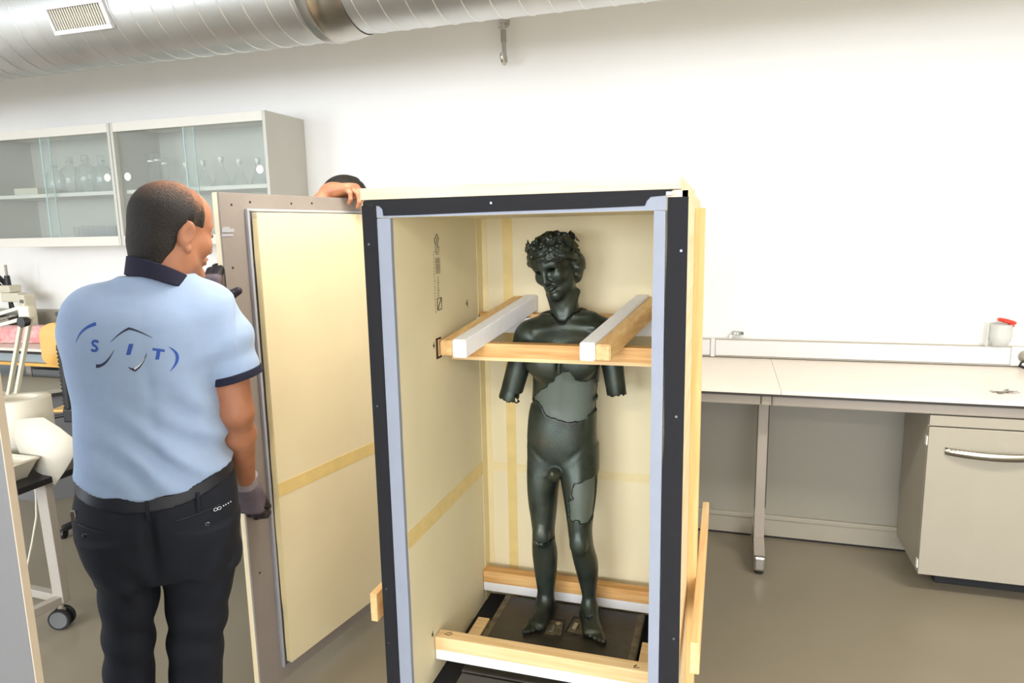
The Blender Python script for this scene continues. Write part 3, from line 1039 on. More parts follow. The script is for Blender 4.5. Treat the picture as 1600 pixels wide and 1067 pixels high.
# small usb adapter on a stand on the trunking
us = thing('usb_adapter', 'tiny grey adapter standing on the white trunking', 'adapter', (0.06, 3.995, 1.008))
part('stand', MB().box(0.028, 0.042, 3.988, 4.012, 1.0085, 1.022, 0.001).box(0.028, 0.05, 3.988, 4.012, 1.0215, 1.026, 0.001), M['whiteplastic'], us)
part('adapter_body', MB().box(0.042, 0.088, 3.990, 4.010, 1.0262, 1.046, 0.002), M['bluegrey'], us)
part('adapter_tip', MB().box(0.0882, 0.104, 3.992, 4.008, 1.029, 1.043, 0.002), M['darkgrey'], us)
part('adapter_window', MB().box(0.054, 0.062, 3.9885, 3.991, 1.030, 1.042).box(0.068, 0.074, 3.9885, 3.991, 1.030, 1.042), M['whiteplastic'], us)

# clear jug with red lid
jx, jy, jz = 1.318, 3.965, 1.0085
jg = thing('measuring_jug', 'clear jug with red lid tilted back, standing on the trunking', 'jug', (jx, jy, jz))
part('jug_body', MB().lathe((jx, jy, jz), [(0.0, 0.002), (0.030, 0.0), (0.034, 0.004), (0.048, 0.03), (0.051, 0.06), (0.049, 0.10), (0.050, 0.112), (0.047, 0.112), (0.046, 0.10), (0.048, 0.06), (0.045, 0.032), (0.032, 0.008), (0.0, 0.006)], 28), M['bagclear'], jg)
part('jug_back', MB().box(jx - 0.066, jx - 0.058, jy - 0.03, jy + 0.03, jz, jz + 0.118, 0.003), M['bagclear'], jg)
part('jug_handle', MB().tube([(jx + 0.045, jy, jz + 0.098), (jx + 0.072, jy, jz + 0.085), (jx + 0.074, jy, jz + 0.06), (jx + 0.05, jy, jz + 0.035)], 0.006, 10), M['bagclear'], jg)
lm = Matrix.Translation((jx + 0.024, jy, jz + 0.124)) @ Matrix.Rotation(math.radians(14), 4, 'Y')
ld = MB()
vs, fs, n = [], [], 28
pr = [(0.0, -0.008), (0.034, -0.008), (0.040, -0.002), (0.040, 0.004), (0.034, 0.010), (0.0, 0.013)]
for r, h in pr:
    for k in range(n):
        vs.append(lm @ Vector((r * 1.05 * math.cos(2 * PI * k / n), r * math.sin(2 * PI * k / n), h)))
for i in range(len(pr) - 1):
    for k in range(n):
        fs.append((i * n + k, i * n + (k + 1) % n, (i + 1) * n + (k + 1) % n, (i + 1) * n + k))
part('red_lid', ld.add(vs, fs, True), M['red'], jg, label='red oval lid')
part('lid_tab', MB().box(0.012, 0.034, -0.014, 0.014, -0.020, -0.006, 0.002, lm), M['red'], jg)

# a few small keys on a ring on the bench
kx, ky = 1.155, 3.362
kk = thing('key_bunch', 'small bunch of metal keys lying on the right worktop', 'keys', (kx, ky, BT))
part('key_ring', MB().tube([(kx + 0.012 * math.cos(q), ky + 0.012 * math.sin(q), BT + 0.003) for q in np.linspace(0, 2 * PI, 18)[:-1]], 0.0016, 6, True), M['keymetal'], kk)
for k, an in enumerate((165, 195, 225, -10, 15, 60)):
    d = Vector((math.cos(math.radians(an)), math.sin(math.radians(an)), 0))
    a = Vector((kx, ky, BT + 0.003 + 0.001 * k)) + d * 0.012
    part('key', MB().bar(a, a + d * 0.018, 0.016, 0.0016, bev=0.0006).bar(a + d * 0.018, a + d * 0.042, 0.006, 0.0016, bev=0.0005), M['keymetal'], kk)
# ================================================================== the open transport crate
CX0, CX1, CF, CB, CT = -0.920, -0.086, 1.65, 2.41, 1.745
IX0, IX1, IB, IZ0, IZ1 = -0.841, -0.163, 2.35, 0.235, 1.672
crate = thing('transport_crate', 'tall open wooden transport crate lined with cream foam', 'crate', ((CX0 + CX1) / 2, (CF + CB) / 2, 0))
part('side_panel', MB().box(CX0, CX0 + 0.015, CF, CB, 0.10, CT - 0.032, 0.001), M['plyside'], crate)
part('side_panel', MB().box(CX1 - 0.015, CX1, CF, CB, 0.10, CT - 0.032, 0.001), M['plyside'], crate)
part('back_panel', MB().box(CX0 + 0.015, CX1 - 0.015, CB - 0.015, CB, 0.10, CT - 0.032), M['ply'], crate)
part('lid', MB().box(CX0 - 0.004, CX1 - 0.018, CF - 0.004, CB + 0.004, CT - 0.030, CT, 0.0015), M['plyx'], crate)
part('floor_panel', MB().box(CX0 + 0.015, CX1 - 0.015, CF, CB - 0.015, 0.10, 0.16), M['ply'], crate)
for y in (CF + 0.02, (CF + CB) / 2 - 0.045, CB - 0.11):
    part('skid', MB().box(CX0, CX1, y, y + 0.09, 0, 0.10, 0.002), M['woodx'], crate)
# inner lining of rigid foam
part('foam_lining', MB().box(CX0 + 0.015, IX0, CF + 0.012, CB - 0.015, 0.16, CT - 0.032), M['foam'], crate)
part('foam_lining', MB().box(IX1, CX1 - 0.015, CF + 0.012, CB - 0.015, 0.16, CT - 0.032), M['foam'], crate)
part('foam_lining', MB().box(IX0, IX1, IB, CB - 0.015, 0.16, CT - 0.032), M['foam'], crate)
part('foam_lining', MB().box(IX0, IX1, CF + 0.012, IB, IZ1, CT - 0.032), M['foam'], crate)
part('foam_lining', MB().box(IX0, IX1, CF + 0.012, IB, 0.16, IZ0), M['seal'], crate, label='black foam on the crate floor')
# front rim: black felt outside, grey rubber inside, both glued on the front edges
BW = 0.041                                              # black width
GW = IX0 - CX0 - BW
yb = CF - 0.006


def wavy(x0, x1, z0, z1, amp, seed, side):
    """upright felt strip whose one long edge wanders a little"""
    n = 40
    a, b = [], []
    for i in range(n + 1):
        z = z0 + (z1 - z0) * i / n
        w = amp * float(noise2(np.array([i * 0.35]), seed)[0])
        a.append((x0 + (w if side < 0 else 0), z))
        b.append((x1 + (w if side > 0 else 0), z))
    return a + b[::-1]


part('black_seal', MB().prism(wavy(CX0, CX0 + BW, 0.10, 1.700, 0.0012, 3, 1), 'y', yb, CF), M['seal'], crate)
part('black_seal', MB().prism(wavy(CX1 - 0.048, CX1, 0.10, 1.697, 0.002, 5, -1), 'y', yb, CF), M['seal'], crate)
tp = [(CX0 + 0.008, 1.714), (CX1 - 0.033, 1.7145), (CX1 - 0.046, 1.705), (CX1 - 0.053, 1.701), (CX1 - 0.085, 1.699), (CX1 - 0.094, 1.690), (CX1 - 0.098, 1.679),
      (CX1 - 0.25, 1.6765), (-0.60, 1.675), (-0.76, 1.673), (CX0 + 0.062, 1.673), (CX0 + 0.060, 1.690), (CX0 + 0.052, 1.698), (CX0 + 0.030, 1.7005), (CX0 + 0.008, 1.7005)]
part('black_seal', MB().prism(tp, 'y', yb, CF), M['seal'], crate)
part('grey_seal', MB().prism(wavy(CX0 + BW + 0.001, IX0 + 0.001, 0.16, 1.666, 0.0008, 8, 1), 'y', yb + 0.002, CF + 0.011), M['greystrip'], crate)
part('grey_seal', MB().prism(wavy(IX1 - 0.001, CX1 - 0.0505, 0.16, 1.667, 0.0008, 9, -1), 'y', yb + 0.002, CF + 0.011), M['greystrip'], crate)
tg = [(CX0 + BW - 0.008, 1.6685), (CX1 - 0.049, 1.6685), (CX1 - 0.049, 1.7075), (CX1 - 0.075, 1.7085), (CX1 - 0.09, 1.700), (CX1 - 0.097, 1.682), (CX1 - 0.13, 1.680), (-0.6, 1.680), (CX0 + 0.066, 1.678), (CX0 + 0.062, 1.695), (CX0 + 0.054, 1.702), (CX0 + BW - 0.008, 1.702)]
part('grey_seal', MB().prism(tg, 'y', yb + 0.002, CF + 0.011), M['greystrip'], crate)
part('front_edge', MB().box(CX0, CX1, CF, CF + 0.012, 1.668, CT - 0.032), M['ply'], crate)
part('corner_staple', MB().box(CX1 - 0.050, CX1 - 0.034, yb - 0.003, yb, 1.7005, 1.710, 0.001), M['steel'], crate)
# screws in the felt
for (x, z) in ((CX0 + 0.016, 1.60), (CX0 + 0.016, 1.16), (CX0 + 0.014, 0.62), (CX0 + 0.012, 0.45), (CX1 - 0.014, 1.575), (CX1 - 0.018, 1.18), (CX1 - 0.014, 0.60), (-0.56, 1.697)):
    part('screw', MB().cyl((x, yb - 0.0015, z), (x, yb + 0.001, z), 0.0032, n=12), M['screw'], crate)
# outside battens and carrying rails
for sx, x0 in ((1, CX1), (-1, CX0)):
    xa, xb = (x0, x0 + 0.026) if sx > 0 else (x0 - 0.026, x0)
    for y in (2.0,):
        part('upright_batten', MB().box(xa, xb, y, y + 0.09, 0.12, 1.68, 0.002), M['woodz'], crate)
    ra, rb = (x0 + 0.0262, x0 + 0.050) if sx > 0 else (x0 - 0.048, x0 - 0.0262)
    part('carrying_rail', MB().box(ra, rb, 1.655, 2.60, 0.503, 0.590, 0.003), M['woody'], crate)
# parcel tape over the joints of the lining
zt = 0.738
part('tape_strip', MB().box(IX0, IX0 + 0.0012, CF + 0.014, IB, zt, zt + 0.05), M['tape'], crate)
part('tape_strip', MB().box(IX0, IX1, IB - 0.0012, IB, zt, zt + 0.032), M['tapepale'], crate)
part('tape_strip', MB().box(IX0 + 0.080, IX0 + 0.115, IB - 0.0014, IB, IZ0, IZ1), M['tape'], crate)
part('tape_strip', MB().box(IX0, IX0 + 0.0014, IB - 0.055, IB - 0.001, IZ0, IZ1), M['tapepale'], crate)
part('tape_strip', MB().box(IX0 + 0.001, IX0 + 0.02, IB - 0.0016, IB, IZ0, IZ1), M['tapepale'], crate)

# marks stamped on the left lining (board maker's stamp, running upright)
SX = IX0 + 0.0016


def stamp(name, boxes, m):
    mb = MB()
    for (y0, y1, z0, z1) in boxes:
        mb.box(IX0 + 0.0002, SX, y0, y1, z0, z1)
    part(name, mb, m, crate)


ys = 1.946
stamp('stamp_text', [(ys - 0.030 + 0.002 * (k % 2), ys - 0.026, 1.385 + k * 0.0095, 1.385 + k * 0.0095 + 0.0065) for k in range(20)], M['inkfaint'])
stamp('stamp_text', [(ys - 0.006, ys + 0.002 + 0.003 * (k % 3 == 0), 1.425 + k * 0.008, 1.425 + k * 0.008 + 0.005) for k in range(9)], M['inkfaint'])
bars, z = [], 1.503
r_ = random.Random(4)
while z < 1.552:
    w = r_.choice((0.0012, 0.002, 0.003, 0.0016))
    bars.append((ys - 0.016, ys + 0.018, z, z + w))
    z += w + r_.choice((0.0012, 0.002, 0.0014))
stamp('stamp_barcode', bars, M['inkfaint'])
stamp('stamp_text', [(ys - 0.016 + 0.007 * j, ys - 0.0115 + 0.007 * j, 1.560 + k * 0.007, 1.565 + k * 0.007) for k in range(4) for j in range(5) if (k + j) % 4], M['inkfaint'])
mk = MB()


def stroke(pts, w, m_=None):
    for a, b in zip(pts[:-1], pts[1:]):
        mk.bar((SX - 0.0006, a[0], a[1]), (SX - 0.0006, b[0], b[1]), w, 0.001, up=(1, 0, 0), bev=0)


zz = 1.392                                                   # boxed z-shaped mark at the foot of the stamp
stroke([(ys - 0.012, zz), (ys + 0.02, zz), (ys + 0.02, zz + 0.036), (ys - 0.012, zz + 0.036), (ys - 0.012, zz)], 0.0028)
stroke([(ys - 0.012, zz), (ys + 0.02, zz + 0.036)], 0.003)
zz = 1.605                                                   # recycling-style arrows above it
stroke([(ys - 0.018, zz), (ys + 0.002, zz + 0.018), (ys + 0.016, zz + 0.004), (ys + 0.004, zz - 0.016), (ys - 0.012, zz - 0.014), (ys - 0.018, zz)], 0.0022)
stroke([(ys - 0.006, zz - 0.01), (ys + 0.006, zz + 0.008)], 0.002)
part('stamp_mark', mk, M['ink'], crate)
# handwritten 4s that number the brace slots
mk = MB()
for (y, z, s) in ((1.895, 1.288, 0.011), (2.185, 1.385, 0.013), (1.80, 0.392, 0.010)):
    stroke([(y + 0.4 * s, z + s), (y - 0.6 * s, z - 0.1 * s), (y + 0.7 * s, z - 0.1 * s)], 0.002)
    stroke([(y + 0.25 * s, z + 0.4 * s), (y + 0.25 * s, z - 0.9 * s)], 0.002)
part('pen_number', mk, M['inkdark'], crate)

# slot burnt into the lining where the padded bar enters
part('slot_rim', MB().box(IX0, IX0 + 0.002, 1.912, 1.950, 1.243, 1.307), M['inkdark'], crate)
part('slot_wood', MB().box(IX0 + 0.0002, IX0 + 0.003, 1.924, 1.950, 1.250, 1.302), M['woodpale'], crate)

# ------------------------------------------------------------------ braces that hold the statue


def brace(name, label, pieces, group, cat='brace', marks=None):
    v = np.array([p for _, mb, _, _ in pieces for p in mb.v])
    lo, hi = v.min(0), v.max(0)
    t = thing(name, label, cat, ((lo[0] + hi[0]) / 2, (lo[1] + hi[1]) / 2, lo[2]), 0, group)
    for nm, mb, m, lb in pieces:
        part(nm, mb, m, t, lb)
    return t


def cross(x0, x1, y0, y1, z0, z1):
    return MB().box(x0, x1, y0, y1, z0, z1, 0.0025)


g1 = 'chest-height braces across the crate'
brace('cross_bar', 'pine bar across the crate in front of the statue chest', [('wood_bar', cross(IX0 + 0.003, IX1 - 0.003, 2.030, 2.073, 1.222, 1.277), M['woodx'], None), ('lit_edge', MB().box(IX0 + 0.003, IX1, 2.028, 2.0302, 1.222, 1.233), M['woodpale'], None)], g1)  # thin strip along the lower front edge, coloured paler as if lit
brace('cross_bar', 'padded pine bar across the crate behind the statue shoulders', [('wood_bar', cross(IX0 + 0.003, IX1 - 0.003, 2.30, 2.346, 1.300, 1.339), M['woodx'], None), ('foam_pad', cross(IX0 + 0.003, IX1 - 0.003, 2.268, 2.2995, 1.275, 1.328), M['whitefoam'], 'greyish foam pad')], g1)


def tilted(xa, xb, w, za, zb, h, ya, yb_):
    """a bar running back through the crate: left edge xa (front) to xb (back), bottom za to zb"""
    vs = []
    for (x, z, y) in ((xa, za, ya), (xb, zb, yb_)):
        vs += [(x, y, z), (x + w, y, z), (x + w, y, z + h), (x, y, z + h)]
    v8 = MB().add(vs, [(0, 1, 2, 3), (7, 6, 5, 4), (0, 4, 5, 1), (1, 5, 6, 2), (2, 6, 7, 3), (3, 7, 4, 0)])
    bm = bmesh.new()
    for p in v8.v:
        bm.verts.new(p)
    bm.verts.ensure_lookup_table()
    for f in v8.f:
        bm.faces.new([bm.verts[i] for i in f])
    bmesh.ops.bevel(bm, geom=bm.edges[:], offset=0.003, segments=2, affect='EDGES')
    bm.verts.index_update()
    r = MB().add([tuple(p.co) for p in bm.verts], [[p.index for p in f.verts] for f in bm.faces])
    bm.free()
    return r


za, zb, hh = 1.252, 1.352, 0.052
brace('padded_bar', 'pine bar with white foam pad beside the left crate wall', [('wood_bar', tilted(-0.836, -0.721, 0.042, za, zb, hh - 0.006, 1.93, 2.346), M['woody'], None), ('foam_pad', tilted(-0.793, -0.678, 0.044, za - 0.005, zb - 0.005, hh + 0.004, 1.925, 2.346), M['whitefoam'], 'white foam pad')], 'padded bars beside the statue arms')
brace('padded_bar', 'pine bar with white foam pad beside the right crate edge', [('foam_pad', tilted(-0.398, -0.288, 0.044, za, zb, hh + 0.002, 1.925, 2.346), M['whitefoam'], 'white foam pad'), ('wood_bar', tilted(-0.353, -0.243, 0.044, za + 0.002, zb + 0.002, hh - 0.006, 1.93, 2.346), M['woody'], None)], 'padded bars beside the statue arms')
g2 = 'low braces over the base plate'
b = brace('cross_bar', 'pine bar with white foam strip across the front of the base plate', [('wood_bar', cross(IX0 + 0.002, IX1 - 0.002, 1.813, 1.857, 0.3345, 0.378), M['woodpale'], None), ('foam_strip', cross(IX0 + 0.002, IX1 - 0.002, 1.815, 1.855, 0.300, 0.334), M['whitefoam'], 'white foam strip')], g2)
mk = MB()
s = 0.008
for pts in ([(-0.815, 1.835), (-0.80, 1.83), (-0.79, 1.842)], [(-0.81, 1.842), (-0.795, 1.846)], [(-0.222, 1.832), (-0.214, 1.838), (-0.222, 1.824), (-0.205, 1.826)]):
    for a, c in zip(pts[:-1], pts[1:]):
        mk.bar((a[0], a[1], 0.3783), (c[0], c[1], 0.3783), 0.002, 0.0008, bev=0)
part('pen_mark', mk, M['inkdark'], b)
brace('cross_bar', 'pine bar with white foam strip across the back of the base plate', [('wood_bar', cross(IX0 + 0.002, IX1 - 0.002, 2.266, 2.31, 0.325, 0.370), M['woodx'], None), ('foam_strip', cross(IX0 + 0.002, IX1 - 0.002, 2.268, 2.306, 0.290, 0.3245), M['whitefoam'], 'white foam strip')], g2)
solo('wood_block', MB().box(-0.800, -0.757, 1.91, 2.10, IZ0 + 0.001, 0.286, 0.003), M['woodpale'], 'narrow pine strip wedged left of the dark base plate', 'wood strip')
solo('wood_block', MB().box(-0.228, -0.186, 1.91, 2.10, IZ0 + 0.001, 0.286, 0.003), M['woodpale'], 'narrow pine strip wedged right of the dark base plate', 'wood strip')

# dark base plate of the statue with two let-in metal plates
PZ = 0.287
bp = thing('base_plate', 'dark worn base plate under the statue feet', 'base plate', (-0.495, 2.06, IZ0))
part('plate', MB().box(-0.748, -0.236, 1.80, 2.262, IZ0 + 0.001, PZ, 0.003), M['plate'], bp)
part('worn_edge', MB().box(-0.748, -0.728, 1.86, 2.262, PZ, PZ + 0.0008), M['platewear'], bp)
part('worn_edge', MB().box(-0.260, -0.242, 1.86, 2.262, PZ, PZ + 0.0008), M['platewear'], bp)
for cx, cy, an in ((-0.525, 2.098, 8), (-0.447, 2.128, -6)):
    m4 = Matrix.Translation((cx, cy, PZ)) @ Matrix.Rotation(math.radians(an), 4, 'Z')
    sk = part('socket_plate', MB().box(-0.034, 0.034, -0.052, 0.052, 0.0002, 0.002, 0.0008, m4), M['platewear'], bp)
    g = MB()
    for (a, b_, c, d) in ((-0.034, 0.034, -0.052, -0.046), (-0.034, 0.034, 0.046, 0.052), (-0.034, -0.028, -0.046, 0.046), (0.028, 0.034, -0.046, 0.046)):
        g.box(a, b_, c, d, 0.002, 0.0036, 0, m4)
    part('socket_groove', g, M['rubber'], sk)
    part('bolt_head', MB().cyl(m4 @ Vector((0.012, 0.02, 0.002)), m4 @ Vector((0.012, 0.02, 0.007)), 0.009, n=14), M['steel'], sk)
    part('bent_tab', MB().box(-0.016, 0.0, -0.03, 0.01, 0.002, 0.008, 0.002, m4), M['steel'], sk)
# black wrapped block in front
bk = thing('wrapped_block', 'black plastic-wrapped block at the bottom front of the crate', 'block', (-0.48, 1.74, IZ0))
part('block_body', MB().box(-0.745, -0.20, 1.69, 1.793, IZ0 + 0.001, 0.282, 0.008), M['black'], bk)
part('wrap_fold', MB().box(-0.742, -0.21, 1.692, 1.79, 0.283, 0.2865, 0.0016), M['plate'], bk)
for k in range(4):
    part('wrap_crease', MB().tube([(-0.74 + 0.52 * t, 1.689, 0.245 + 0.008 * k + 0.003 * math.sin(9 * t + 2 * k)) for t in np.linspace(0, 1, 14)], 0.0018, 6), M['black'], bk)

# ================================================================== the detached front panel of the crate
DA = math.atan2(0.985, 0.171)
D0 = Vector((-1.487, 1.787, 0))                        # near bottom corner of the grey face
DW, DH0, DH1 = 0.835, 0.06, 1.762
dm = Matrix.Translation((D0.x, D0.y, 0)) @ Matrix.Rotation(DA, 4, 'Z')  # local x along the panel, -y = the foam face (towards +x world)
door = thing('crate_door', 'detached crate front panel with grey foam face and cream foam block, held upright', 'crate panel', (D0.x + 0.07, D0.y + 0.41, DH0))
part('plywood', MB().box(0, DW, 0.008, 0.030, DH0, DH1, 0.0015, dm), M['ply'], door)
part('grey_facing', MB().box(0.0, DW, 0.0, 0.0078, DH0, DH1, 0.001, dm), M['doorgrey'], door)
fz0, fz1 = DH0 + 0.062, DH1 - 0.060
fx0, fx1 = 0.104, DW - 0.06
lp = MB()
lp.box(fx0 - 0.010, fx0, -0.012, 0, fz0 - 0.01, fz1 + 0.012, 0.002, dm)
lp.box(fx0, fx1, -0.006, 0, fz1 + 0.004, fz1 + 0.012, 0.002, dm)
part('foam_lip', lp, M['lip'], door)
part('groove', MB().box(fx0, fx1 + 0.01, -0.002, 0, fz0 - 0.012, fz1 + 0.004, 0, dm), M['doorgroove'], door)
fb = part('foam_block', MB().box(fx0 + 0.016, fx1, -0.026, -0.002, fz0, fz1, 0.0015, dm), M['foam'], door)
part('tape_strip', MB().box(fx0 + 0.0155, fx1, -0.0272, -0.026, 0.742, 0.79, 0, dm), M['tape'], fb)
# ragged strip of tape peeling along the near side of the foam
n = 26
sv, sf = [], []
for i in range(n + 1):
    z = fz0 + 0.01 + (fz1 - fz0 - 0.03) * i / n
    w = 0.010 + 0.004 * float(noise2(np.array([i * 0.7]), 12)[0]) + (0.008 if 0.35 < z < 0.75 else 0)
    sv += [dm @ Vector((fx0 + 0.0156, -0.024, z)), dm @ Vector((fx0 + 0.0156 - w * 0.5, -0.010, z)), dm @ Vector((fx0 + 0.0145 - w * 0.5, -0.010, z)), dm @ Vector((fx0 + 0.0145, -0.024, z))]
for i in range(n):
    for k in range(4):
        sf.append((i * 4 + k, i * 4 + (k + 1) % 4, i * 4 + 4 + (k + 1) % 4, i * 4 + 4 + k))
part('side_tape', MB().add(sv, sf), M['tapepale'], fb)
for (x, z) in ((0.045, 1.725), (0.12, 1.735), (0.30, 1.735), (0.03, 1.53), (0.035, 0.5), (0.4, 1.738)):
    part('screw_hole', MB().cyl(dm @ Vector((x, -0.0008, z)), dm @ Vector((x, 0.001, z)), 0.004, n=10), M['inkdark'], door)
part('torn_tape', MB().box(-0.002, 0.042, -0.0012, 0.0, 1.628, 1.636, 0, dm).box(0.0, 0.046, -0.002, -0.0005, 1.640, 1.652, 0, dm).box(0.004, 0.03, -0.0016, 0, 1.652, 1.657, 0, dm), M['lip'], door)

# white board standing close to the camera on the left
wb = thing('panel_board', 'upright pale grey board in the left foreground, cut by the frame', 'board', (-1.5, 0.80, 0))
part('board_face', MB().box(-2.05, -1.1345, 0.795, 0.807, 0.0, 1.95, 0.001), M['boardwhite'], wb)
part('board_edge', MB().box(-1.1343, -1.132, 0.794, 0.808, 0.0, 1.95, 0.001), M['boardedge'], wb)
# ================================================================== heads and hands shared by the figures
def head_shape(F, T, R, s=1.0, eyes='closed_holes', ears=True, kn=None):
    """adds a head to the field: T centre, R columns (right, forward, up)"""
    T = np.array(T, float)
    Rn = np.array([[R[i][j] for j in range(3)] for i in range(3)], float)

    def P(x, y, z):
        return T + Rn @ (np.array([x, y, z]) * s)

    def C(a, b, ra, rb=None, k=0.012, mode='u'):
        F.cone(P(*a), P(*b), ra * s, (ra if rb is None else rb) * s, k * s, mode)

    def E(c, r, k=0.015, mode='u'):
        F.ell(P(*c), np.array(r) * s, k * s, mode, Rn)
    E((0, -0.014, 0.035), (0.073, 0.093, 0.084), 0.02)
    E((0, 0.030, -0.020), (0.058, 0.058, 0.088), 0.03)
    E((0, 0.035, 0.055), (0.058, 0.055, 0.05), 0.03)
    for q in (-1, 1):
        C((q * 0.054, -0.002, -0.035), (q * 0.044, 0.018, -0.074), 0.018, 0.015, 0.03)
        C((q * 0.044, 0.018, -0.074), (q * 0.010, 0.074, -0.104), 0.016, 0.015, 0.03)
        E((q * 0.042, 0.056, -0.024), (0.024, 0.026, 0.024), 0.03)
        C((q * 0.012, 0.083, 0.027), (q * 0.047, 0.066, 0.026), 0.010, 0.009, 0.02)
        E((q * 0.031, 0.094, 0.006), (0.017, 0.017, 0.012), 0.012, 'c')
    E((0, 0.078, -0.100), (0.021, 0.016, 0.016), 0.02)
    C((0, 0.086, 0.016), (0, 0.106, -0.030), 0.0085, 0.0115, 0.012)
    for q in (-1, 1):
        E((q * 0.011, 0.096, -0.035), (0.009, 0.011, 0.008), 0.008)
    E((0, 0.086, -0.062), (0.022, 0.011, 0.010), 0.014)
    E((0, 0.094, -0.0555), (0.020, 0.009, 0.0050), 0.006)
    E((0, 0.0925, -0.0675), (0.016, 0.009, 0.0058), 0.006)
    E((0, 0.104, -0.0612), (0.019, 0.0085, 0.0012), 0.003, 'c')
    if eyes == 'holes':
        for q in (-1, 1):
            E((q * 0.031, 0.090, 0.007), (0.0155, 0.022, 0.0068), 0.002, 'c')
    else:
        for q in (-1, 1):
            E((q * 0.031, 0.077, 0.006), (0.0145, 0.0125, 0.0125), 0.003)
    if ears:
        for q in (-1, 1):
            ey = np.array([q * 0.076, -0.010, -0.006])
            Re = Rn @ np.array(Matrix.Rotation(math.radians(-q * 22), 3, 'Z') @ Matrix.Rotation(math.radians(-12), 3, 'X'))
            F.ell(P(*ey), np.array((0.008, 0.020, 0.034)) * s, 0.006 * s, 'u', Re)
            F.ell(P(q * 0.086, -0.008, -0.007), np.array((0.006, 0.011, 0.020)) * s, 0.004 * s, 'c', Re)
            F.ell(P(q * 0.079, -0.002, -0.043), np.array((0.006, 0.009, 0.010)) * s, 0.006 * s, 'u', Re)
    return P


def hand_chains(curl=(0.5, 0.6, 0.4), thumb=(0.5, 0.2), spread=0.06, side=1):
    """capsules of a hand in its own frame: wrist at the origin, +x to the fingers, +z the back of the hand, thumb towards side*y"""
    out = [((-0.02, 0, 0), (0.02, 0, 0), 0.025, 0.024, 0.02)]
    for y0, y1, r in ((0.016, 0.028, 0.015), (0.004, 0.009, 0.0155), (-0.008, -0.010, 0.015), (-0.018, -0.028, 0.0135)):
        out.append(((0.012, y0 * side, 0), (0.088, y1 * side, 0.001), 0.017, r, 0.02))
    L = ((0.043, 0.026, 0.020), (0.048, 0.030, 0.021), (0.044, 0.028, 0.020), (0.034, 0.021, 0.018))
    R = (0.0092, 0.0096, 0.0090, 0.0080)
    Y = (0.030, 0.010, -0.010, -0.029)
    for f in range(4):
        p = np.array([0.090 - (0.004 if f in (0, 2) else 0.014 if f == 3 else 0), Y[f] * side, 0.002])
        a = 0.0
        sp = (1.5 - f) * spread * side
        for j in range(3):
            a += curl[j] * (1 + 0.08 * f)
            d = np.array([math.cos(a) * math.cos(sp), math.sin(sp) * math.cos(a), -math.sin(a)])
            q = p + d * L[f][j]
            out.append((tuple(p), tuple(q), R[f] * (1.06 - 0.08 * j), R[f] * (0.98 - 0.09 * j), 0.004))
            p = q
    p = np.array([0.022, 0.026 * side, -0.006])
    a, b = thumb[:2]
    keep = thumb[2] if len(thumb) > 2 else 0.55
    d = np.array([math.cos(a), math.sin(a) * side, -b])
    d /= np.linalg.norm(d)
    q = p + d * 0.042
    out.append((tuple(p), tuple(q), 0.0165, 0.0125, 0.014))
    a2 = a * keep
    d = np.array([math.cos(a2), math.sin(a2) * side, -b * 1.5])
    d /= np.linalg.norm(d)
    p = q
    q = p + d * 0.032
    out.append((tuple(p), tuple(q), 0.0118, 0.0106, 0.004))
    d = np.array([math.cos(a2 * (0.4 + keep * 0.55)), math.sin(a2 * (0.4 + keep * 0.55)) * side, -b * 2.0])
    d /= np.linalg.norm(d)
    out.append((tuple(q), tuple(q + d * 0.026), 0.0105, 0.0088, 0.004))
    return out


def frame3(x, zhint):
    """3x3 with columns x (given), y, z (near zhint)"""
    x = np.array(x, float)
    x /= np.linalg.norm(x)
    z = np.array(zhint, float)
    z -= x * (z @ x)
    z /= np.linalg.norm(z)
    return np.stack([x, np.cross(z, x), z], 1)


def add_hand(F, W, R, chains, grow=0.0, s=1.0):
    for a, b, ra, rb, k in chains:
        F.cone(W + R @ (np.array(a) * s), W + R @ (np.array(b) * s), ra * s + grow, rb * s + grow, k)


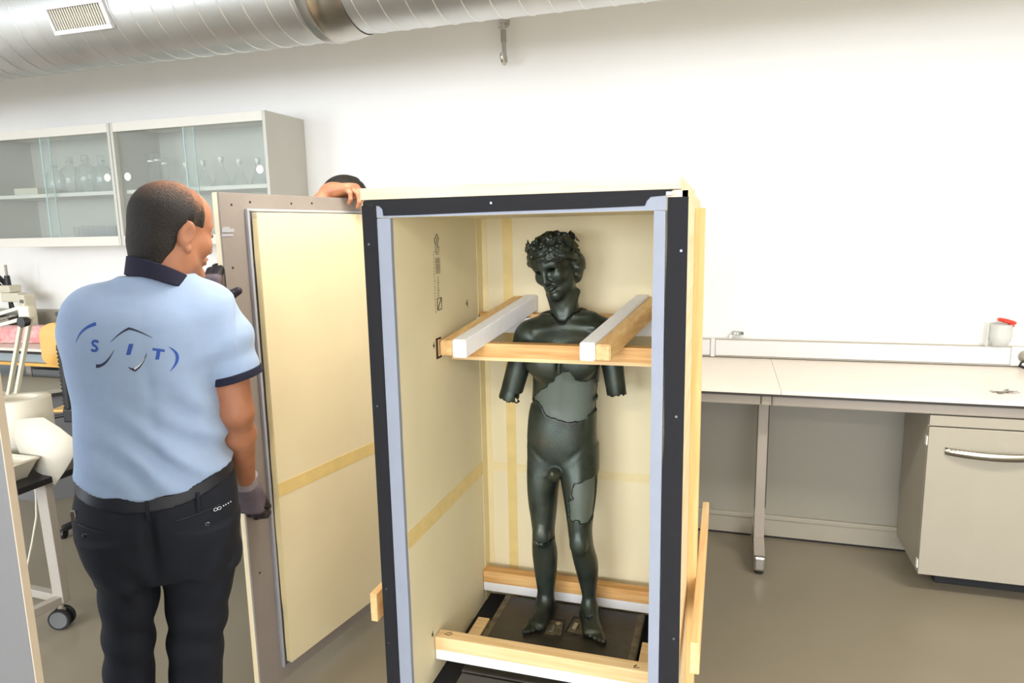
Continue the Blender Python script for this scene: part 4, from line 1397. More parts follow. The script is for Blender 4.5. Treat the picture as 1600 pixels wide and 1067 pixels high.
# ================================================================== the bronze statue
def build_statue():
    PZ_ = 0.2875
    F = Field(axis(-0.74, -0.27, 0.0034), axis(1.98, 2.33, 0.0038), axis(0.280, 1.44, 0.0034))
    torso = [(0.83, -0.647, -0.396, 2.12, 2.27), (0.88, -0.652, -0.396, 2.105, 2.292), (0.93, -0.651, -0.397, 2.10, 2.292), (0.98, -0.639, -0.398, 2.103, 2.275),
             (1.02, -0.624, -0.395, 2.108, 2.258), (1.06, -0.612, -0.391, 2.110, 2.250), (1.12, -0.605, -0.388, 2.104, 2.255), (1.19, -0.606, -0.384, 2.094, 2.265),
             (1.25, -0.612, -0.376, 2.094, 2.268), (1.29, -0.622, -0.362, 2.104, 2.263), (1.325, -0.602, -0.380, 2.130, 2.250), (1.35, -0.555, -0.430, 2.150, 2.240)]
    F.loft(torso, 0.0, 2.4)
    left = [(0.91, -0.651, -0.500, 2.13, 2.28), (0.85, -0.650, -0.511, 2.108, 2.272), (0.80, -0.645, -0.521, 2.102, 2.258), (0.75, -0.635, -0.527, 2.103, 2.244), (0.67, -0.619, -0.531, 2.108, 2.222), (0.605, -0.610, -0.538, 2.110, 2.205),
            (0.57, -0.614, -0.535, 2.118, 2.203), (0.52, -0.618, -0.529, 2.128, 2.216), (0.45, -0.612, -0.534, 2.136, 2.217), (0.385, -0.603, -0.542, 2.146, 2.204), (0.335, -0.597, -0.546, 2.144, 2.198), (0.31, -0.600, -0.546, 2.140, 2.206)]
    right = [(0.91, -0.535, -0.397, 2.13, 2.28), (0.85, -0.523, -0.393, 2.104, 2.270), (0.80, -0.513, -0.391, 2.094, 2.254), (0.75, -0.501, -0.393, 2.088, 2.236), (0.69, -0.490, -0.398, 2.086, 2.212), (0.64, -0.481, -0.404, 2.084, 2.194), (0.60, -0.478, -0.401, 2.086, 2.186),
             (0.565, -0.474, -0.397, 2.098, 2.190), (0.51, -0.470, -0.386, 2.118, 2.214), (0.46, -0.461, -0.388, 2.134, 2.222), (0.40, -0.448, -0.396, 2.152, 2.214), (0.34, -0.437, -0.399, 2.152, 2.206), (0.315, -0.440, -0.397, 2.146, 2.212)]
    F.loft(left, 0.02, 2.15)
    F.loft(right, 0.02, 2.15)
    # kneecaps, calves, buttocks, chest, belly muscles
    F.ell((-0.573, 2.113, 0.605), (0.026, 0.014, 0.032), 0.018)
    F.ell((-0.440, 2.090, 0.600), (0.026, 0.014, 0.032), 0.018)
    for q, x in ((-1, -0.588), (1, -0.468)):
        F.ell((x, 2.270, 0.89), (0.052, 0.038, 0.060), 0.03)
    F.ell((-0.552, 2.106, 1.205), (0.062, 0.030, 0.050), 0.03)
    F.ell((-0.440, 2.106, 1.210), (0.060, 0.030, 0.050), 0.03)
    F.cone((-0.497, 2.090, 1.23), (-0.512, 2.098, 1.05), 0.004, 0.004, 0.02, 'c')
    # groin fold and pubis, kept small and plain
    F.cone((-0.635, 2.115, 0.945), (-0.545, 2.094, 0.862), 0.004, 0.004, 0.014, 'c')
    F.cone((-0.400, 2.120, 0.950), (-0.490, 2.094, 0.866), 0.004, 0.004, 0.014, 'c')
    F.ell((-0.518, 2.090, 0.838), (0.022, 0.024, 0.022), 0.012)
    F.ell((-0.519, 2.074, 0.845), (0.011, 0.013, 0.016), 0.006)
    # shoulders and arm stumps
    F.ell((-0.622, 2.178, 1.282), (0.044, 0.050, 0.048), 0.03)
    F.ell((-0.366, 2.183, 1.292), (0.042, 0.047, 0.043), 0.03)
    F.cone((-0.630, 2.178, 1.27), (-0.683, 2.160, 1.08), 0.042, 0.0365, 0.012)
    F.cone((-0.683, 2.160, 1.08), (-0.697, 2.152, 1.04), 0.0365, 0.036, 0.004)
    F.cone((-0.354, 2.180, 1.28), (-0.325, 2.170, 1.09), 0.038, 0.031, 0.012)
    F.cone((-0.325, 2.170, 1.09), (-0.321, 2.168, 1.06), 0.031, 0.031, 0.004)
    # gaps between arm and chest
    # neck, trapezius
    F.cone((-0.494, 2.190, 1.32), (-0.503, 2.172, 1.45), 0.051, 0.0475, 0.035)
    F.cone((-0.50, 2.200, 1.36), (-0.60, 2.190, 1.295), 0.030, 0.034, 0.035)
    F.cone((-0.49, 2.200, 1.36), (-0.385, 2.190, 1.315), 0.030, 0.032, 0.035)
    F.cone((-0.500, 2.140, 1.322), (-0.590, 2.136, 1.305), 0.010, 0.008, 0.016)
    F.cone((-0.478, 2.140, 1.325), (-0.395, 2.140, 1.320), 0.010, 0.008, 0.016)
    # feet
    def foot(ax, ay, dx, dy, wd):
        d = np.array([dx, dy])
        d /= np.linalg.norm(d)
        n_ = np.array([-d[1], d[0]])
        A = np.array([ax, ay])
        def P(u, w, z):
            q = A + d * u + n_ * w
            return (q[0], q[1], PZ_ + z)
        F.cone(P(-0.036, 0, 0.024), P(0.0, 0, 0.026), 0.024, 0.026, 0.02)
        F.cone(P(0.0, 0, 0.052), P(0.085, 0, 0.016), 0.026, 0.016, 0.025)
        F.cone(P(-0.02, 0.006, 0.016), P(0.088, 0.020, 0.012), 0.020, 0.016, 0.02)
        F.cone(P(-0.02, -0.006, 0.016), P(0.080, -0.020, 0.012), 0.020, 0.015, 0.02)
        for i in range(5):
            w = wd * (0.026 - 0.013 * i)
            L = 0.134 - 0.005 * i - 0.002 * i * i
            F.cone(P(0.088, w * 0.9, 0.011), P(L, w, 0.009), 0.0095 if i else 0.0115, 0.0075 if i else 0.0105, 0.004)
    foot(-0.574, 2.166, -0.10, -1.0, -1)
    foot(-0.418, 2.170, 0.34, -0.94, 1)
    X, Y, Z = F.a[0][:, None, None], F.a[1][None, :, None], F.a[2][None, None, :]
    F.d = np.maximum(F.d, (PZ_ - Z) + 0 * F.d)
    full = F.d.copy()

    # ---- the lost pieces: holes in the bronze with a smooth grey-green fill behind
    def front(poly, yfront):
        k = yfront / 2.18
        return [(x * k, CAMH + (z - CAMH) * k) for x, z in poly]
    belly = front([(-0.630, 1.056), (-0.585, 1.098), (-0.567, 1.108), (-0.549, 1.124), (-0.540, 1.128), (-0.529, 1.144), (-0.515, 1.150), (-0.507, 1.161), (-0.48, 1.168), (-0.468, 1.155), (-0.456, 1.137), (-0.43, 1.13), (-0.407, 1.133), (-0.402, 1.115),
                   (-0.398, 1.09), (-0.411, 1.062), (-0.398, 1.038), (-0.401, 1.025), (-0.426, 1.013), (-0.433, 0.999), (-0.465, 0.993), (-0.498, 0.990), (-0.516, 0.999), (-0.531, 1.0), (-0.545, 1.003), (-0.555, 1.004), (-0.566, 1.010), (-0.577, 1.021), (-0.586, 1.042), (-0.605, 1.052)], 2.108)
    thigh = front([(-0.482, 0.74), (-0.474, 0.765), (-0.468, 0.778), (-0.453, 0.779), (-0.436, 0.787), (-0.42, 0.787), (-0.398, 0.795), (-0.392, 0.776), (-0.394, 0.712), (-0.402, 0.68), (-0.407, 0.656), (-0.425, 0.642), (-0.447, 0.640), (-0.456, 0.652), (-0.469, 0.653),
                   (-0.476, 0.644), (-0.487, 0.650), (-0.487, 0.712), (-0.473, 0.727), (-0.480, 0.733)], 2.10)
    x2, z2 = F.a[0][:, None], F.a[2][None, :]
    jag = 0.0022 * (noise2(np.broadcast_to(x2 * 150 + z2 * 40, (len(F.a[0]), len(F.a[2]))), 1) + noise2(np.broadcast_to(z2 * 170 - x2 * 60, (len(F.a[0]), len(F.a[2]))), 2))
    hb = (polysd(belly, x2, z2) + jag)[:, None, :].astype(np.float32)
    ht = (polysd(thigh, x2, z2) + jag)[:, None, :].astype(np.float32)
    br = full.copy()
    br = np.maximum(br, -np.maximum(hb, Y - 2.215))
    br = np.maximum(br, -np.maximum(ht, Y - 2.17))
    # shard and gap at the two sides of the waist
    side = polysd([(-0.66, 1.060), (-0.607, 1.052), (-0.600, 1.064), (-0.63, 1.085), (-0.66, 1.09)], x2, z2)[:, None, :]
    br = np.maximum(br, -np.maximum(side, Y - 2.20))
    side = polysd([(-0.36, 1.118), (-0.402, 1.112), (-0.398, 1.094), (-0.36, 1.098)], x2, z2)[:, None, :]
    br = np.maximum(br, -np.maximum(side, Y - 2.19))
    # torn ends of the arms, hollow inside
    ang = np.arctan2(Y - 2.155, X + 0.69)
    cut = (X + 0.69) * 0.27 + (Z - 1.066) + 0.004 * noise2(ang * 3.0 + 40, 5) + 0.002 * noise2(ang * 9 + 40, 6)
    br = np.where(np.broadcast_to((X < -0.62) & (Z < 1.15), br.shape), np.maximum(br, -cut), br)
    ang = np.arctan2(Y - 2.17, X + 0.322)
    cut = (Z - 1.097) - (X + 0.322) * 0.12 + 0.004 * noise2(ang * 3.0 + 40, 7) + 0.002 * noise2(ang * 9 + 40, 8)
    br = np.where(np.broadcast_to((X > -0.365) & (Z < 1.2) & (Z > 0.95), br.shape), np.maximum(br, -cut), br)
    F.d = br.astype(np.float32)
    F.cone((-0.671, 2.164, 1.12), (-0.70, 2.150, 1.03), 0.028, 0.030, 0.0, 'c')
    F.cone((-0.327, 2.171, 1.13), (-0.321, 2.168, 1.06), 0.024, 0.025, 0.0, 'c')
    br = F.d
    # cracks: across the left shin below the knee, at the ankles, small casting holes
    def groove(a, b, w, seed, y1):
        t = (X - a[0]) / (b[0] - a[0])
        zc = a[1] + (b[1] - a[1]) * t - 0.012 * np.sin(np.clip(t, 0, 1) * PI) + 0.003 * noise2(t * 9 + 3, seed)
        return np.maximum(np.maximum(np.abs(Z - zc) - w, -(full + 0.007)), np.maximum(np.abs(t - 0.5) - 0.5, Y - y1))
    br = np.maximum(br, -groove((-0.612, 0.607), (-0.536, 0.588), 0.0028, 21, 2.17))
    br = np.maximum(br, -groove((-0.452, 0.345), (-0.398, 0.338), 0.0022, 22, 2.18))
    # neck seam separates body and head
    seam = Z - (1.352 + 0.0 * X) + 0.75 * np.maximum(0, 0.055 - np.sqrt((X + 0.495) ** 2 + (Y - 2.10) ** 2)) - 0.30 * np.maximum(X + 0.49, 0) - 0.1 * np.maximum(-X - 0.50, 0) - 0.3 * np.maximum(Y - 2.19, 0) + 0.0025 * noise2(np.arctan2(Y - 2.19, X + 0.495) * 7 + 30, 11)
    body = np.maximum(br, seam)
    F.d = body.astype(np.float32)
    for c, r in (((-0.628, 2.098, 0.885), 0.004), ((-0.405, 2.110, 0.488), 0.0042), ((-0.562, 2.085, 1.142), 0.003), ((-0.60, 2.11, 0.52), 0.0022)):
        F.ell(c, (r * 1.8, 0.012, r), 0.001, 'c')
    body = F.d
    t = thing('bronze_statue', 'dark bronze statue of a standing youth with broken arms, inside the crate', 'statue', (-0.49, 2.13, PZ_))
    inv = ROOT[t.name]
    part('figure', nets('figure', body, F.a, M['bronze'], inv), None, t)
    core = np.maximum(full + 0.0055, np.maximum(hb - 0.012, Y - 2.25))
    part('belly_fill', nets('belly_fill', core.astype(np.float32), F.a, M['core'], inv), None, t, 'smooth grey-green fill in the missing belly')
    core = np.maximum(full + 0.0055, np.maximum(ht - 0.010, Y - 2.19))
    part('thigh_fill', nets('thigh_fill', core.astype(np.float32), F.a, M['core'], inv), None, t, 'smooth grey-green fill in the missing thigh')

    # ---- head, finer grid
    H = Field(axis(-0.66, -0.41, 0.0021), axis(2.02, 2.29, 0.0024), axis(1.33, 1.66, 0.0021))
    R = rotm(math.radians(180 - 30 + 12), math.radians(16), 0)
    R = Matrix.Rotation(math.radians(-13), 3, 'Y') @ R
    s = 0.77
    T = np.array((-0.5405, 2.085, 1.4995)) - np.array([[R[i][j] for j in range(3)] for i in range(3)]) @ np.array((0, 0.083, 0.008)) * s
    P = head_shape(H, T, R, s, 'holes', ears=False)
    H.cone((-0.494, 2.190, 1.325), (-0.506, 2.166, 1.45), 0.049, 0.045, 0.02)
    # sternomastoid strands
    H.cone((-0.455, 2.175, 1.43), (-0.488, 2.142, 1.345), 0.010, 0.009, 0.016)
    H.cone((-0.545, 2.165, 1.42), (-0.505, 2.142, 1.345), 0.009, 0.009, 0.016)
    Rn = np.array([[R[i][j] for j in range(3)] for i in range(3)])
    rr = np.random.default_rng(3)
    # hair cap and waved locks drawn back from the brow
    H.ell(P(0, -0.022, 0.045), np.array((0.088, 0.106, 0.077)) * s, 0.008, 'u', Rn)
    def onhead(th, ph, out=0.0):
        # th: angle from forward round to the right side, ph: height angle
        return np.array([(0.089 + out) * math.cos(ph) * math.sin(th), -0.020 + (0.106 + out) * math.cos(ph) * math.cos(th), 0.045 + (0.080 + out) * math.sin(ph)])
    for row, (ph0, ln) in enumerate(((0.05, 0.9), (0.22, 0.9), (0.42, 0.8))):
        for sgn in (-1, 1):
            for k in range(7):
                th = sgn * (0.30 + 0.26 * k + 0.08 * row)
                pts = []
                for j in range(6):
                    u = j / 5
                    pts.append(P(*onhead(th + sgn * 0.55 * u, ph0 + 0.20 * math.sin(u * 5 + k) * 0.5 - (0.16 * u if row == 0 else 0), 0.004 + 0.003 * math.sin(u * 6 + row))))
                for a, b in zip(pts[:-1], pts[1:]):
                    H.cone(a, b, 0.0062, 0.0055, 0.003)
    for k in range(150):
        th = rr.uniform(-PI, PI)
        ph = rr.uniform(-0.55, 1.45)
        if abs(th) < 0.95 and ph < 0.35:
            continue
        if abs(th) < 1.4 and ph < -0.15:
            continue
        c = P(*onhead(th, ph, rr.uniform(0.0, 0.006)))
        r = rr.uniform(0.006, 0.011)
        H.ell(c, (r, r * 0.8, r * 0.9), 0.004)
        H.ell(P(*onhead(th, ph, 0.012)), (0.0028,) * 3, 0.002, 'c')
    # locks over the ears and bun at the nape
    for sgn in (-1, 1):
        for k in range(6):
            u = k / 5
            H.cone(P(*onhead(sgn * (1.05 + 0.6 * u), -0.02 - 0.42 * u, 0.006)), P(*onhead(sgn * (1.18 + 0.6 * u), -0.10 - 0.42 * u, 0.010)), 0.011, 0.009, 0.006)
    H.ell(P(0.0, -0.108, -0.035), np.array((0.05, 0.030, 0.036)) * s, 0.01, 'u', Rn)
    H.ell(P(0.035, -0.085, -0.05), np.array((0.026, 0.026, 0.034)) * s, 0.01, 'u', Rn)
    H.ell(P(-0.035, -0.085, -0.05), np.array((0.026, 0.026, 0.034)) * s, 0.01, 'u', Rn)
    H.ell(P(-0.052, -0.070, -0.030), np.array((0.046, 0.055, 0.056)) * s, 0.012, 'u', Rn)
    H.ell(P(-0.040, -0.062, -0.078), np.array((0.030, 0.036, 0.036)) * s, 0.012, 'u', Rn)
    for k in range(26):
        q_ = rr.normal(size=3)
        q_ /= np.linalg.norm(q_)
        H.ell(P(-0.052 + q_[0] * 0.046, -0.070 + q_[1] * 0.055, -0.030 + q_[2] * 0.056), (0.0085, 0.007, 0.008), 0.004)
    # brow band
    for k in range(14):
        a0, a1 = -1.15 + 2.3 * k / 14, -1.15 + 2.3 * (k + 1) / 14
        H.cone(P(*onhead(a0, 0.10 + 0.12 * math.cos(a0), 0.000)), P(*onhead(a1, 0.10 + 0.12 * math.cos(a1), 0.000)), 0.0085, 0.0085, 0.003)
    # the bronze is hollow: the eye openings lead into the dark of the head
    H.ell(P(0, 0.010, 0.015), np.array((0.050, 0.060, 0.050)) * s, 0.0, 'c', Rn)
    for q in (-1, 1):
        H.ell(P(q * 0.031, 0.080, 0.007), np.array((0.0165, 0.040, 0.0072)) * s, 0.001, 'c', Rn)
    Xh, Yh, Zh = H.a[0][:, None, None], H.a[1][None, :, None], H.a[2][None, None, :]
    seam_h = Zh - (1.3545 + 0.0 * Xh) + 0.75 * np.maximum(0, 0.055 - np.sqrt((Xh + 0.495) ** 2 + (Yh - 2.10) ** 2)) - 0.30 * np.maximum(Xh + 0.49, 0) - 0.1 * np.maximum(-Xh - 0.50, 0) - 0.3 * np.maximum(Yh - 2.19, 0) + 0.0025 * noise2(np.arctan2(Yh - 2.19, Xh + 0.495) * 7 + 30, 11)
    H.d = np.maximum(H.d, -seam_h).astype(np.float32)
    hd = part('head', nets('head', H.d, H.a, M['bronze'], inv), None, t)
    # dark seam core inside the neck
    part('neck_joint', MB().cyl((-0.494, 2.19, 1.30), (-0.498, 2.182, 1.385), 0.040, n=24), M['rubber'], t)

    # ---- ivy wreath: leaves and berry clusters round the head
    def leaf(c, n_, up, L):
        n_ = Vector(n_).normalized()
        u = Vector(up)
        u = (u - n_ * u.dot(n_)).normalized()
        w = u.cross(n_)
        out = [(0, -0.45, 0), (-0.30, -0.38, 0.02), (-0.52, -0.02, 0.10), (-0.26, 0.12, 0.03), (-0.20, 0.34, 0.02), (0, 0.62, 0.12), (0.20, 0.34, 0.02), (0.26, 0.12, 0.03), (0.52, -0.02, 0.10), (0.30, -0.38, 0.02)]
        mb = MB()
        top = [Vector(c) + (w * a + u * b + n_ * (q + 0.03)) * L for a, b, q in out]
        bot = [Vector(c) + (w * a + u * b + n_ * (q - 0.05)) * L for a, b, q in out]
        n = len(out)
        ctr, cb = Vector(c) + n_ * 0.12 * L, Vector(c) - n_ * 0.05 * L
        vs = top + bot + [ctr, cb]
        fs = [(k, (k + 1) % n, 2 * n) for k in range(n)] + [((k + 1) % n + n, k + n, 2 * n + 1) for k in range(n)] + [(k + n, (k + 1) % n + n, (k + 1) % n, k) for k in range(n)]
        return mb.add(vs, fs)
    spots = [(-1.45, 0.40, 0.030, -0.9), (-1.62, 0.02, 0.028, -1.1), (-1.3, 0.62, 0.024, 0.5), (-0.8, 0.75, 0.024, 0.8), (1.50, 0.55, 0.028, 0.8), (1.75, 0.10, 0.030, -0.4), (1.85, -0.18, 0.032, -1.1), (1.2, 0.75, 0.024, 0.6), (0.8, 0.7, 0.022, 0.7), (-2.2, 0.3, 0.03, -0.6), (2.4, 0.3, 0.03, -0.6), (2.8, 0.2, 0.03, 0.6), (-2.7, 0.25, 0.03, 0.5)]
    for th, ph, L, ud in spots:
        c = P(*onhead(th, ph, 0.022))
        n_ = Rn @ np.array([math.sin(th) * math.cos(ph), math.cos(th) * math.cos(ph), math.sin(ph) * 0.7])
        up = Rn @ np.array([0.3 * math.cos(th), -0.3 * math.sin(th), ud])
        part('ivy_leaf', leaf(c, n_, up, L * 1.25), M['bronze'], hd)
    for th, ph, n in ((0.12, 1.02, 9), (-0.75, 0.85, 7), (0.55, 0.85, 4), (-0.35, 0.80, 4)):
        mb = MB()
        for k in range(n):
            q = P(*onhead(th + rr.uniform(-0.12, 0.12), ph + rr.uniform(-0.10, 0.10), 0.012 + 0.006 * (k % 3)))
            bm = bmesh.new()
            bmesh.ops.create_icosphere(bm, subdivisions=2, radius=0.0068)
            bm.verts.index_update()
            mb.add([p.co + Vector(q) for p in bm.verts], [[p.index for p in f.verts] for f in bm.faces], True)
            bm.free()
        part('berry_cluster', mb, M['bronze'], hd)
    # vine ring that carries them
    ring = [P(*onhead(a, 0.36 + 0.22 * math.cos(a), 0.006)) for a in np.linspace(-PI, PI, 40)[:-1]]
    part('wreath_stem', MB().tube(ring, 0.0042, 8, True), M['bronze'], hd)
    return t


build_statue()
# ================================================================== people
def figure(name, label, loc, rotz, sc, head, sh, el, wr, hands, fine_hand, hair_kind, hs=1.0):
    """one person in a local frame: x to the right, y forward, z up (metres at scale sc).
    head: (yaw, pitch, roll, centre); sh/el/wr: {side: point}; hands: {side: (matrix, chains)}"""
    t = thing(name, label, 'person', loc, rotz)
    t.scale = (sc, sc, sc)
    c = head[3]
    lo = [-0.30, -0.24, 0.0]
    hi = [0.32, 0.30, 1.80]
    for q in wr.values():
        for k in range(3):
            lo[k] = min(lo[k], q[k] - 0.2)
            hi[k] = max(hi[k], q[k] + 0.2)
    for q in el.values():
        lo[0] = min(lo[0], q[0] - 0.1)
        hi[0] = max(hi[0], q[0] + 0.1)
    fx = [(c[0] - 0.12, c[0] + 0.12, 0.0036)]
    fy = [(c[1] - 0.13, c[1] + 0.13, 0.0036)]
    fz = [(c[2] - 0.14, c[2] + 0.14, 0.0036)]
    for q in fine_hand:
        w = wr[q]
        fx.append((w[0] - 0.17, w[0] + 0.17, 0.0034))
        fy.append((w[1] - 0.17, w[1] + 0.19, 0.0034))
        fz.append((w[2] - 0.14, w[2] + 0.13, 0.0034))
    F = Field(axis(lo[0], hi[0], 0.0065, fx), axis(lo[1], hi[1], 0.0065, fy), axis(lo[2], hi[2], 0.0075, fz))
    # trunk and legs (skin)
    F.loft([(0.80, -0.195, 0.165, -0.115, 0.10), (0.88, -0.205, 0.168, -0.125, 0.11), (0.97, -0.185, 0.160, -0.108, 0.115), (1.10, -0.182, 0.150, -0.098, 0.120), (1.22, -0.178, 0.165, -0.100, 0.110),
            (1.34, -0.165, 0.172, -0.105, 0.090), (1.42, -0.140, 0.165, -0.092, 0.072), (1.475, -0.09, 0.140, -0.065, 0.055)], 0, 2.4)
    for s_, keys in ((-1, [(0.05, -0.178, -0.108, -0.045, 0.045), (0.30, -0.188, -0.092, -0.062, 0.05), (0.5, -0.176, -0.082, -0.055, 0.06), (0.7, -0.176, -0.058, -0.075, 0.08), (0.86, -0.19, -0.03, -0.10, 0.10)]),
                     (1, [(0.05, -0.03, 0.045, -0.045, 0.045), (0.30, -0.032, 0.075, -0.062, 0.05), (0.5, -0.022, 0.105, -0.055, 0.06), (0.7, -0.02, 0.155, -0.075, 0.08), (0.86, -0.02, 0.165, -0.10, 0.10)])):
        F.loft(keys, 0.03, 2.1)
    for x in (-0.143, 0.008):
        F.cone((x, -0.05, 0.045), (x, 0.16, 0.035), 0.040, 0.034, 0.03)
    # neck, shoulders, arms
    nb = (0.042, -0.015, 1.475)
    F.cone(nb, (c[0] - 0.012, c[1] - 0.028, c[2] - 0.075), 0.062, 0.058, 0.04)
    for q in sh:
        F.cone((nb[0], nb[1], nb[2] - 0.012), sh[q], 0.042, 0.044, 0.03)
        F.cone(sh[q], el[q], 0.045, 0.043, 0.015)
        F.cone(np.array(sh[q]) * 0.45 + np.array(el[q]) * 0.55, el[q], 0.047, 0.041, 0.02)
        m = np.array(el[q]) * 0.72 + np.array(wr[q]) * 0.28
        F.cone(el[q], m, 0.041, 0.044, 0.02)
        F.cone(m, wr[q], 0.044, 0.027, 0.02)
    R = rotm(head[0], head[1], head[2])
    head_shape(F, c, R, hs, 'lids')
    for q, (HR, ch) in hands.items():
        add_hand(F, np.array(wr[q]), HR, ch)
    me = nets('body', F.d, F.a, M['skin'])
    part('body', me, None, t, local=True)
    # hair: a thin cap that follows the skull, ragged at its lower edge
    Hh = Field(axis(c[0] - 0.13, c[0] + 0.13, 0.0034), axis(c[1] - 0.14, c[1] + 0.14, 0.0034), axis(c[2] - 0.14, c[2] + 0.15, 0.0034))
    Rn = np.array([[R[i][j] for j in range(3)] for i in range(3)]) * hs
    Rh = Rn / hs
    th = 0.006 if hair_kind == 'cropped' else 0.016
    sk = lambda a, b, cc: np.array((a + th, b + th, cc + th)) * hs
    Hh.ell(c + Rn @ np.array((0, -0.014, 0.035)), sk(0.073, 0.093, 0.084), 0, 'u', Rh)
    Hh.ell(c + Rn @ np.array((0, -0.050, -0.015)), sk(0.058, 0.050, 0.070), 0.02, 'u', Rh)
    Hh.ell(c + Rn @ np.array((0, 0.035, 0.055)), sk(0.058, 0.055, 0.05), 0.03, 'u', Rh)
    Hh.cone(c + Rn @ np.array((0, -0.040, -0.05)), c + Rn @ np.array((0, -0.036, -0.12)), 0.054 + th, 0.052 + th, 0.03)
    X, Y, Z = Hh.a[0][:, None, None] - c[0], Hh.a[1][None, :, None] - c[1], Hh.a[2][None, None, :] - c[2]
    u = (X * Rh[0, 0] + Y * Rh[1, 0] + Z * Rh[2, 0]) / hs
    v = (X * Rh[0, 1] + Y * Rh[1, 1] + Z * Rh[2, 1]) / hs
    w = (X * Rh[0, 2] + Y * Rh[1, 2] + Z * Rh[2, 2]) / hs
    def hairline(u, v, w):
        rag = 0.003 * noise2(u * 160 + 50, 3) + 0.003 * noise2(v * 170 + w * 60 + 50, 4)
        front = v - (0.058 + rag - 0.22 * np.abs(u) - 0.25 * (w - 0.06))            # hairline above the brow
        side = np.where(v > -0.012, (0.020 - w) - 0.35 * (v + 0.012), -1.0)          # temples and above the ear
        side = np.maximum(side, np.where((v > 0.0) & (v < 0.026), -0.05 - w, -1.0) if hair_kind == 'cropped' else -1.0)
        burn = np.maximum(np.abs(v - 0.016) - 0.010, -0.030 - w)                     # sideburn
        side = np.where(burn < 0, -0.01, side)
        neck = (-0.118 - w) + rag
        return np.maximum(np.maximum(front, side + rag), neck)
    cut = hairline(u, v, w)
    d = np.maximum(Hh.d + (th + 0.001) * (1 - np.clip(-cut / 0.03, 0, 1)) ** 1.5, cut)
    if hair_kind == 'cropped':
        d = d + (0.0012 * noise2(u * 420 + v * 90 + 90, 8) * noise2(w * 380 + v * 120 + 90, 9)).astype(np.float32)
    me = nets('hair', d.astype(np.float32), Hh.a, M['hair'] if hair_kind == 'cropped' else M['hairblack'])
    if hair_kind == 'cropped':
        n = len(me.vertices)
        co = np.zeros(n * 3, np.float32)
        me.vertices.foreach_get('co', co)
        q = (co.reshape(-1, 3) - np.array(c)) @ Rh / hs
        # thinning of the hair itself: over the crown and the front of the scalp
        thin = np.clip((q[:, 2] - 0.055) / 0.06, 0, 1) * 0.75 + np.clip((q[:, 1] + 0.03) / 0.07, 0, 1) * np.clip((q[:, 2] - 0.03) / 0.06, 0, 1) * 0.5 + 0.3 * np.clip((-0.06 - q[:, 2]) / 0.05, 0, 1)
        edge = hairline(q[:, 0], q[:, 1], q[:, 2])
        thin = thin + 0.55 * np.clip(1 + edge / 0.022, 0, 1) ** 1.5
        a = me.attributes.new('thin', 'FLOAT', 'POINT')
        a.data.foreach_set('value', thin.astype(np.float32))
    part('hair', me, None, t, local=True)
    # eyes and brows
    for q in (-1, 1):
        p = np.array(c) + Rn @ np.array((q * 0.031, 0.0805, 0.006))
        part('eye', MB().lathe(tuple(p - np.array((0, 0, 0.0105))), [(0.0, 0.0), (0.006, 0.0017), (0.0095, 0.006), (0.0105, 0.0105), (0.0095, 0.015), (0.006, 0.0193), (0.0, 0.021)], 14), M['logowhite'], t, local=True)
        pts = [np.array(c) + Rn @ np.array((q * (0.014 + 0.034 * k / 5), 0.0945 - 0.019 * (k / 5) ** 1.6, 0.0285 + 0.004 * math.sin(k / 5 * 2.6))) for k in range(6)]
        part('eyebrow', MB().tube(pts, 0.0035, 6), M['hairblack'], t, local=True)
        p = np.array(c) + Rn @ np.array((q * 0.031, 0.0905, 0.006))
        n_ = Rn @ np.array((0, 1, 0))
        part('iris', MB().cyl(tuple(p), tuple(p + n_ * 0.0016), 0.0048, n=12), M['hairblack'], t, local=True)
    return t, F


